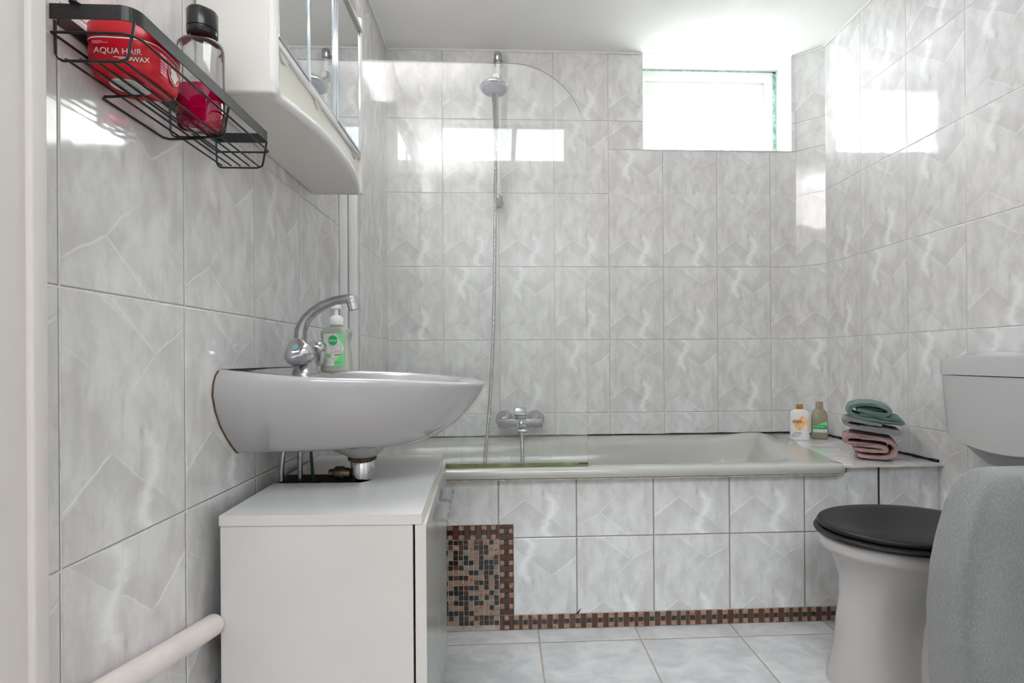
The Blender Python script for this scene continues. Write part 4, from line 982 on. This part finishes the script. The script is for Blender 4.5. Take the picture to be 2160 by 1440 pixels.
    f1 = frame(Vector((cx, cy, z0))-ey*.0421, ex, (0, 0, 1))
    text('AQUA HAIR', .0100, f1 @ Matrix.Translation((.003, .0245, .0004)), 'lettering', j, 'label')
    b = B()
    for x0, x1, z_ in ((-.026, -.014, .0355), (-.026, -.008, .0340), (-.026, -.018, .0325)): patch(b, f1, [(x0, z_), (x1, z_), (x1, z_+.0007), (x0, z_+.0007)], 'pinkprint', .0005)
    for x0, x1, z_ in ((-.002, .019, .0172), (.004, .019, .0156), (.008, .019, .0140)): patch(b, f1, [(x0, z_), (x1, z_), (x1, z_+.0009), (x0, z_+.0009)], 'label', .0005)
    b.build('small_print', None, j, smooth=0, merge=False)
    f2 = frame(Vector((cx, cy, z0))+ex*.0421, ey, (0, 0, 1))
    text('WAX', .0085, f1 @ Matrix.Translation((.0285, .0155, -.0003)) , 'lettering', j, 'label')
    b = B()
    for i in range(7): patch(b, f2, [(-.025, .010+i*.0037), (-.012, .010+i*.0037), (-.012, .0122+i*.0037), (-.025, .0122+i*.0037)], 'pinkprint', .0004)
    ring_ = [(.006+.013*cos(a), .022+.013*sin(a)) for a in [2*pi*i/28 for i in range(28)]]; patch(b, f2, ring_, 'label', .0004)
    patch(b, f2, [(.006+.0118*cos(a), .022+.0118*sin(a)) for a in [2*pi*i/28 for i in range(28)]], 'red', .0007)
    patch(b, f2, [(.006+.0085*cos(a)*(1+.2*cos(5*a)), .021+.0085*sin(a)*(1+.15*sin(3*a))) for a in [2*pi*i/36 for i in range(36)]], 'label', .001)
    b.build('round_emblem', None, j, smooth=0, merge=False)
    # clear bottle with pink liquid
    cx, cy, z0 = -.4590, .8535, zb+.0052
    bt = thing('pink_lotion_bottle', 'clear flat bottle half full of pink liquid with black cap in the wire basket', 'bottle', (cx, cy, z0))
    def r2(w, d, z, e=2.5): w *= .92; d *= .92; z *= 1.06; return [Vector((cx, cy, z0+z))+p for p in sring(0, 0, 0, w, d, 48, e)]
    b = B(); b.loft([r2(.030, .018, 0), r2(.0345, .022, .002), r2(.0358, .0235, .007), r2(.0360, .024, .06), r2(.0360, .024, .112), r2(.0345, .023, .121), r2(.028, .020, .127), r2(.018, .016, .130, 2), r2(.0165, .0165, .134, 2), r2(.0165, .0165, .140, 2)], 'clearplastic'); b.build('bottle_body', None, bt, smooth=60)
    b = B(); b.loft([r2(.0325, .0205, .009), r2(.0338, .0220, .012), r2(.0342, .0224, .058), r2(.0342, .0224, .0600)], 'pinkliq'); b.build('pink_liquid', None, bt, smooth=60)
    b = B(); b.lathe([(.0, .132), (.0205, .132), (.0213, .134), (.0213, .140), (.0200, .1405), (.0200, .141), (.0213, .1415), (.0213, .1665), (.0195, .1695), (.0, .1697)], (cx+.003, cy, z0+.010), 'blackcap', 32); b.build('cap', None, bt)
basket()

# ------------------------------------------------------------------ toilet
def toilet():
    root = thing('toilet', 'white floor-standing toilet with black seat and lid near the right wall', 'toilet', (1.05, 1.40, 0))
    yc = 1.402
    def rg(xa, xb, hy, z, e=2.2, n=56, k=1.0):
        cx, hx = (xa+xb)/2, (xb-xa)/2; out = []
        for p in sring(0, 0, 0, 1, 1, n, e):
            # egg: narrower towards the front (low x)
            w = 1-.10*k*max(-p.x, 0)**2
            out.append(Vector((cx+p.x*hx, yc+p.y*hy*w, z)))
        return out
    b = B()
    b.loft([rg(.858, 1.36, .120, .0005, 2.6), rg(.861, 1.36, .118, .03, 2.6), rg(.872, 1.36, .108, .09, 2.5), rg(.880, 1.36, .102, .17, 2.4), rg(.889, 1.36, .105, .235, 2.3), rg(.888, 1.36, .125, .285, 2.2), rg(.874, 1.36, .150, .325, 2.2), rg(.858, 1.36, .168, .350, 2.2),
            rg(.850, 1.36, .174, .356, 2.2), rg(.846, 1.36, .177, .365, 2.2), rg(.845, 1.36, .178, .385, 2.2), rg(.850, 1.36, .172, .391, 2.2), rg(.89, 1.25, .13, .390, 2.1), rg(.90, 1.22, .115, .36, 2), rg(.95, 1.15, .07, .26, 2), rg(1.0, 1.1, .03, .23, 2)], 'wc')
    b.build('bowl', None, root, smooth=60)
    # trap outline moulded in the pedestal side
    pts = [(1.10, yc-.098, .30), (1.065, yc-.104, .25), (1.045, yc-.107, .18), (1.035, yc-.110, .10), (1.035, yc-.112, .03)]
    for s_ in (1, -1):
        b = B(); b.tube([(x, yc+(y_-yc)*s_, z) for x, y_, z in pts], [.010, .016, .018, .018, .018], 'wc', 12)
        b.build('trap_moulding', None, root, smooth=60)
    # seat ring and lid
    b = B(); b.loft([rg(.850, 1.262, .176, .3925, 2.15), rg(.838, 1.266, .187, .395, 2.15), rg(.835, 1.268, .189, .400, 2.15), rg(.838, 1.266, .187, .405, 2.15), rg(.850, 1.262, .178, .4075, 2.15), rg(.90, 1.22, .13, .4075, 2.1), rg(.90, 1.22, .13, .3925, 2.1), rg(.850, 1.262, .176, .3925, 2.15)], 'seat', False, False); b.build('seat', None, root, smooth=60)
    b = B(); b.loft([rg(.855, 1.265, .168, .4085, 2.15), rg(.846, 1.268, .179, .4105, 2.15), rg(.843, 1.270, .182, .417, 2.15), rg(.847, 1.268, .178, .4235, 2.15), rg(.856, 1.264, .170, .4262, 2.15), rg(.90, 1.24, .13, .4272, 2.15), rg(1.0, 1.1, .03, .4275, 2.1)], 'seat'); b.build('lid', None, root, smooth=60)
    for s_ in (-1, 1):
        b = B(); b.tube([(1.272, yc+s_*.06, .402), (1.272, yc+s_*.095, .402)], .009, 'dchrome', 14); b.build('hinge', None, root)
    # flush pipe up to the cistern
    b = B(); b.tube([(1.352, yc, .36), (1.385, yc, .40), (1.39, yc, .56)], .022, 'plastictank', 16); b.build('flush_pipe', None, root)
toilet()
def cistern():
    y0, y1 = 1.165, 1.59; xf_ = 1.305; yc = (y0+y1)/2
    root = thing('cistern', 'slim white plastic toilet cistern with arched lid on the right wall', 'cistern', (R, yc, .62))
    def prof(z, dy, dx, bow=.012, n=26):
        front = []
        for i in range(n+1):
            t = -1+2*i/n; y_ = yc+t*((y1-y0)/2-dy)
            edge_ = (1-abs(t)**14)**.5
            front.append((xf_+dx-bow*(1-t*t)+.02*(1-edge_), y_))
        return front
    b = B(); rings = []
    # body: bottom edge follows an arc, lower in the middle
    n = 26
    for k_, (f, dy, dx) in enumerate(((0, .022, .012), (.03, .018, .002), (.35, .012, .0), (.7, .006, -.001), (1.0, .002, -.002))):
        fr_ = prof(0, dy, dx); ring = []
        for i, (x, y_) in enumerate(fr_):
            t = -1+2*i/n; zb_ = .630-.030*(1-t*t); z = zb_+(.808-zb_)*f; ring.append(Vector((x, y_, z)))
        ring += [Vector((R-.002, ring[-1].y, ring[-1].z)), Vector((R-.002, ring[0].y, ring[0].z))]
        rings.append(ring)
    b.loft(rings, 'plastictank'); b.build('tank', None, root, smooth=50)
    b = B(); rings = []
    for f, dy, dx in ((0, .0, -.005), (.75, -.001, -.006), (.92, .002, -.003), (1.0, .010, .008)):
        fr_ = prof(0, dy, dx); ring = []
        for i, (x, y_) in enumerate(fr_):
            t = -1+2*i/n; zt_ = .850+.026*(1-t*t)**1.0; z = .8105+(zt_-.8105)*f; ring.append(Vector((x, y_, z)))
        ring += [Vector((R-.002, ring[-1].y, ring[-1].z)), Vector((R-.002, ring[0].y, ring[0].z))]
        rings.append(ring)
    b.loft(rings, 'plastictank'); b.build('tank_lid', None, root, smooth=50)
    b = B(); rings = []
    for z, dy, dx in ((.555, .075, .075), (.59, .045, .05), (.625, .028, .03), (.66, .026, .028)):
        fr_ = prof(0, dy, dx, .006); ring = [Vector((x, y_, z)) for x, y_ in fr_]; ring += [Vector((R-.002, ring[-1].y, z)), Vector((R-.002, ring[0].y, z))]; rings.append(ring)
    b.loft(rings, 'plastictank'); b.build('lower_body', None, root, smooth=50)
cistern()
b = B(); b.lathe([(.0, R-.001), (.012, R-.001), (.012, R-.006), (.008, R-.008), (.008, R-.022), (.013, R-.024), (.013, R-.034), (.0, R-.035)], (0, 1.628, .6775), 'dchrome', 18, 'X')
for k_ in range(5): 
    a = 2*pi*k_/5; b.box(R-.030, R-.026, 1.628+.014*cos(a)-.003, 1.628+.014*cos(a)+.003, .6775+.014*sin(a)-.003, .6775+.014*sin(a)+.003, 'printblack')
tag(b.build('stop_valve', None, None, merge=False), 'small dark water stop valve on the right wall peeking out beside the cistern', 'valve')

# ------------------------------------------------------------------ big grey towel draped over a hamper-shaped stand
def big_towel():
    b = B(); n = 120; rnd = random.Random(3)
    lv = [ # z, x0, x1, y0, y1, e
        (.001, .874, 1.40, .955, 1.100, 9), (.10, .868, 1.40, .957, 1.098, 9), (.19, .862, 1.40, .958, 1.096, 9), (.285, .854, 1.40, .960, 1.094, 9), (.371, .848, 1.40, .962, 1.092, 9), (.452, .854, 1.40, .964, 1.090, 9), (.502, .865, 1.40, .966, 1.089, 8), (.567, .886, 1.399, .970, 1.086, 7), (.600, .902, 1.398, .974, 1.084, 6.5), (.620, .915, 1.395, .979, 1.080, 6), (.634, .930, 1.39, .987, 1.074, 6), (.640, .945, 1.38, .998, 1.066, 5), (.642, .98, 1.33, 1.015, 1.05, 4)]
    rings = []
    for z, x0, x1, y0, y1, e in lv:
        r_ = []
        amp = min(1, max(0, (.62-z)/.25))
        for k_, p in enumerate(sring((x0+x1)/2, (y0+y1)/2, z, (x1-x0)/2, (y1-y0)/2, n, e)):
            s_ = p.x*1.0+p.y*.6
            w = amp*(.0075*sin(s_*22+z*2.2+1.2)+.0045*sin(s_*47+z*5+.4)+.0025*sin(s_*90-z*9))
            d = Vector((p.x-(x0+x1)/2, (p.y-(y0+y1)/2)*2.2, 0)).normalized()
            r_.append(p+d*w)
        rings.append(r_)
    # insert interpolated rings for soft folds
    R2 = []
    for a, c in zip(rings[:-1], rings[1:]):
        for t in (0, .5): R2.append([p.lerp(q, t)+Vector((0, 0, 0)) for p, q in zip(a, c)])
    R2.append(rings[-1])
    b.loft(R2, 'towel')
    o = b.build('draped_towel', None, None, smooth=80)
    tag(o, 'large plush grey towel draped to the floor in front of the toilet', 'towel')
big_towel()

# ------------------------------------------------------------------ folded towels on the ledge
def offset_sheet(b, path, th, y0, y1, m, rnd, ny=7, fray=0):
    """thick sheet following a 2D path (x,z), extruded along y; rounded thickness"""
    pts = [Vector((p[0], p[1])) for p in path]
    # resample by Catmull-Rom
    sm = []
    for i in range(len(pts)-1):
        p0 = pts[max(i-1, 0)]; p1 = pts[i]; p2 = pts[i+1]; p3 = pts[min(i+2, len(pts)-1)]
        for k_ in range(7):
            t = k_/7; sm.append(.5*((2*p1)+(-p0+p2)*t+(2*p0-5*p1+4*p2-p3)*t*t+(-p0+3*p1-3*p2+p3)*t**3))
    sm.append(pts[-1])
    top, bot = [], []
    for i, p in enumerate(sm):
        t = (sm[min(i+1, len(sm)-1)]-sm[max(i-1, 0)]).normalized(); nn = Vector((-t.y, t.x))
        w = th*(1+.10*sin(i*.9)+rnd.uniform(-.05, .05)); top.append(p+nn*w/2); bot.append(p-nn*w/2)
    e0 = sm[0]+(sm[0]-sm[1]).normalized()*th*.4; e1 = sm[-1]+(sm[-1]-sm[-2]).normalized()*th*.4
    loop = [e0]+top+[e1]+bot[::-1]
    cen = sm; full = [sm[0]]+sm+[sm[-1]]+sm[::-1]
    rings = []
    for j in range(ny+1):
        t = j/ny; y = y0+(y1-y0)*t
        f = 1.0
        sc_ = .55 if j in (0, ny) else .88 if j in (1, ny-1) else 1.0
        ring = [Vector((q.x*sc_+c.x*(1-sc_), y + (.004*sin(q.x*60) if j in (0, 1) else 0) + (.0 if j not in (0, ny) else (-.003 if j == 0 else .003)), q.y*sc_+c.y*(1-sc_))) for q, c in zip(loop, full)]
        rings.append(ring)
    b.loft(rings, m, True, True)
def folded():
    zl_ = .5115; rnd = random.Random(2)
    def world(x, z): return (x, z)
    s = 1.85/1152 # metres per photo pixel at the stack's distance
    def P(px, py): # photo pixel -> (x, z) on the stack's front plane
        return ((px-1840)*s*1.0, zl_+(979.2-py)*s)
    yA = 0.0
    def turn(b):
        bmesh.ops.transform(b.bm, matrix=Matrix.Translation((1.236, 1.792, 0)) @ Matrix.Rotation(radians(-31), 4, 'Z'), verts=b.bm.verts)
    # pink: spiral roll, bottom
    off = [(1812, 970), (1832, 973), (1858, 973), (1876, 970), (1884, 958), (1881, 944), (1868, 936), (1845, 934), (1820, 932), (1801, 933), (1797, 941), (1806, 946), (1830, 948), (1852, 950), (1860, 955), (1866, 955)]
    pink = [P(1818, 969), P(1840, 972), P(1862, 972), P(1878, 966), P(1885, 953), P(1878, 940), P(1860, 934), P(1835, 932), P(1812, 930), P(1798, 933), P(1795, 941), P(1806, 946), P(1828, 947), P(1850, 949), P(1866, 952), P(1867, 957), P(1850, 959), P(1828, 958), P(1812, 956)]
    b = B(); offset_sheet(b, pink, .0195, yA, yA+.17, 'tpink', rnd); turn(b)
    o = b.build('folded_towel', None, None, smooth=80); tag(o, 'dusty pink rolled hand towel, bottom of the stack on the bath ledge', 'towel')
    gz = 4*s*0
    grey = [P(1889, 921), P(1862, 918), P(1835, 914), P(1812, 910), P(1797, 904), P(1796, 897), P(1810, 895), P(1832, 899), P(1858, 903)]
    grey2 = [P(1893, 912), P(1870, 910), P(1850, 908), P(1825, 905), P(1808, 902)]
    b = B(); offset_sheet(b, grey, .0185, yA-.004, yA+.165, 'tgrey', rnd); offset_sheet(b, [P(1892, 919), P(1868, 914), P(1845, 911), P(1822, 908)], .016, yA-.002, yA+.16, 'tgrey', rnd); turn(b)
    o = b.build('folded_towel', None, None, smooth=80, merge=False); tag(o, 'grey folded hand towel in the middle of the stack on the bath ledge', 'towel')
    green = [P(1896, 901), P(1872, 897), P(1845, 893), P(1818, 888), P(1803, 880), P(1802, 870), P(1814, 862), P(1835, 861), P(1856, 864), P(1872, 870), P(1873, 880), P(1862, 885), P(1843, 881), P(1824, 878), P(1812, 875), P(1814, 869), P(1828, 870), P(1850, 874)]
    green = [P(1898, 898), P(1874, 898), P(1848, 894), P(1820, 889), P(1804, 880), P(1804, 869), P(1818, 862), P(1840, 861), P(1862, 865), P(1874, 874), P(1868, 882), P(1850, 881), P(1832, 876), P(1818, 873)]
    b = B(); offset_sheet(b, green, .0190, yA, yA+.16, 'tgreen', rnd); offset_sheet(b, [P(1892, 890), P(1868, 889), P(1842, 885), P(1822, 882)], .016, yA+.002, yA+.155, 'tgreen', rnd); offset_sheet(b, [P(1816, 871), P(1836, 870), P(1862, 874)], .013, yA+.02, yA+.15, 'tgreen', rnd); turn(b)
    o = b.build('folded_towel', None, None, smooth=80, merge=False); tag(o, 'sage green rolled hand towel on top of the stack on the bath ledge', 'towel')
folded()

# ------------------------------------------------------------------ bottles on the ledge
def ledge_bottles():
    z0 = .5118
    cx, cy = 1.250, 2.262
    root = thing('body_wash_bottle', 'white body wash bottle with amber cap and peach print in the bath corner', 'bottle', (cx, cy, z0))
    vd = Vector((cx, cy, 0)).normalized(); ex = Vector((vd.y, -vd.x, 0)).lerp(Vector((1, 0, 0)), .25).normalized(); ey = Vector((-ex.y, ex.x, 0))
    def rg(c, w, d, z, e): return [Vector((c[0], c[1], z0+z))+ex*p.x+ey*p.y for p in sring(0, 0, 0, w, d, 40, e)]
    c = (cx, cy)
    b = B(); b.loft([rg(c, .034, .018, 0, 2.6), rg(c, .0365, .0205, .002, 2.6), rg(c, .0375, .021, .008, 2.6), rg(c, .0375, .021, .10, 2.6), rg(c, .0355, .0205, .118, 2.6), rg(c, .030, .019, .126, 2.4), rg(c, .020, .016, .130, 2.1), rg(c, .0125, .0125, .1315, 2)], 'whitebottle'); b.build('bottle_body', None, root, smooth=60)
    b = B(); b.lathe([(.0125, .130), (.0132, .132), (.0132, .150), (.012, .152), (.0, .1523)], (cx, cy, z0), 'goldcap', 24); b.build('cap', None, root)
    fr = frame(Vector((cx, cy, z0))-ey*.0213, ex, (0, 0, 1)); b = B()
    patch(b, fr, [(-.026, .084), (-.010, .088), (.004, .094), (.012, .100), (.017, .093), (.020, .080), (.015, .060), (.005, .046), (-.010, .042), (-.020, .058), (-.025, .070)], 'peach')
    patch(b, fr, [(.022, .072), (.027, .085), (.033, .088), (.034, .070), (.030, .058)], 'peach')
    patch(b, fr, [(-.004, .096), (.006, .094), (.013, .104), (.006, .101)], 'pinkprint', .0003)
    patch(b, fr, [(.010, .083), (.016, .078), (.021, .088), (.016, .100), (.010, .096)], 'goldprint', .0004)
    for z_, w_ in ((.0285, .040), (.0240, .036), (.0195, .030), (.0155, .026)): patch(b, fr, [(-.032, z_), (-.032+w_, z_), (-.032+w_, z_+.0017), (-.032, z_+.0017)], 'printgrey', .0004)
    lo = b.build('label_print', None, root, smooth=0, merge=False)
    text('shea', .0215, fr @ Matrix.Translation((-.013, .081, .0008)), 'lettering', root, 'printblack')
    text('bath gel', .0078, fr @ Matrix.Translation((-.010, .0345, .0008)), 'lettering', root, 'printblack')
    cx, cy = 1.350, 2.285
    root = thing('shower_gel_bottle', 'translucent olive gel bottle with tan cap and green label in the corner', 'bottle', (cx, cy, z0)); c = (cx, cy)
    b = B(); b.loft([rg(c, .029, .017, 0, 2.6), rg(c, .0315, .019, .002, 2.6), rg(c, .0322, .0195, .008, 2.6), rg(c, .0322, .0195, .095, 2.6), rg(c, .030, .019, .108, 2.5), rg(c, .024, .017, .120, 2.3), rg(c, .016, .0145, .128, 2.1), rg(c, .0130, .013, .131, 2)], 'olive'); b.build('bottle_body', None, root, smooth=60)
    b = B(); b.lathe([(.0128, .130), (.0150, .132), (.0150, .158), (.0140, .160), (.0, .1603)], (cx, cy, z0), 'tancap', 24); b.build('cap', None, root)
    fr = frame(Vector((cx, cy, z0))-ey*.0198, ex, (0, 0, 1)); b = B()
    patch(b, fr, [(-.028, .058), (-.010, .062), (.008, .070), (.026, .074), (.026, .056), (-.028, .054)], 'lgreen')
    patch(b, fr, [(-.027, .030), (.026, .030), (.026, .044), (-.027, .044)], 'label')
    patch(b, fr, [(-.024, .043), (.021, .043), (.021, .062), (-.024, .062)], 'green', .0003)
    patch(b, fr, [(-.013, .090), (-.009, .097), (-.002, .101), (.007, .103), (.004, .097), (-.001, .097), (-.006, .094)], 'green', .0003)
    for x0, x1 in ((-.022, -.012), (-.004, .002), (.010, .020)): patch(b, fr, [(x0, .035), (x1, .035), (x1, .038), (x0, .038)], 'printgrey', .0003)
    b.build('label_print', None, root, smooth=0, merge=False)
    text('ALOE VERA', .0072, fr @ Matrix.Translation((-.002, .0545, .0006)), 'lettering', root, 'label')
M['goldprint'] = simple('yellow_print', (.90, .66, .12), .5)
ledge_bottles()
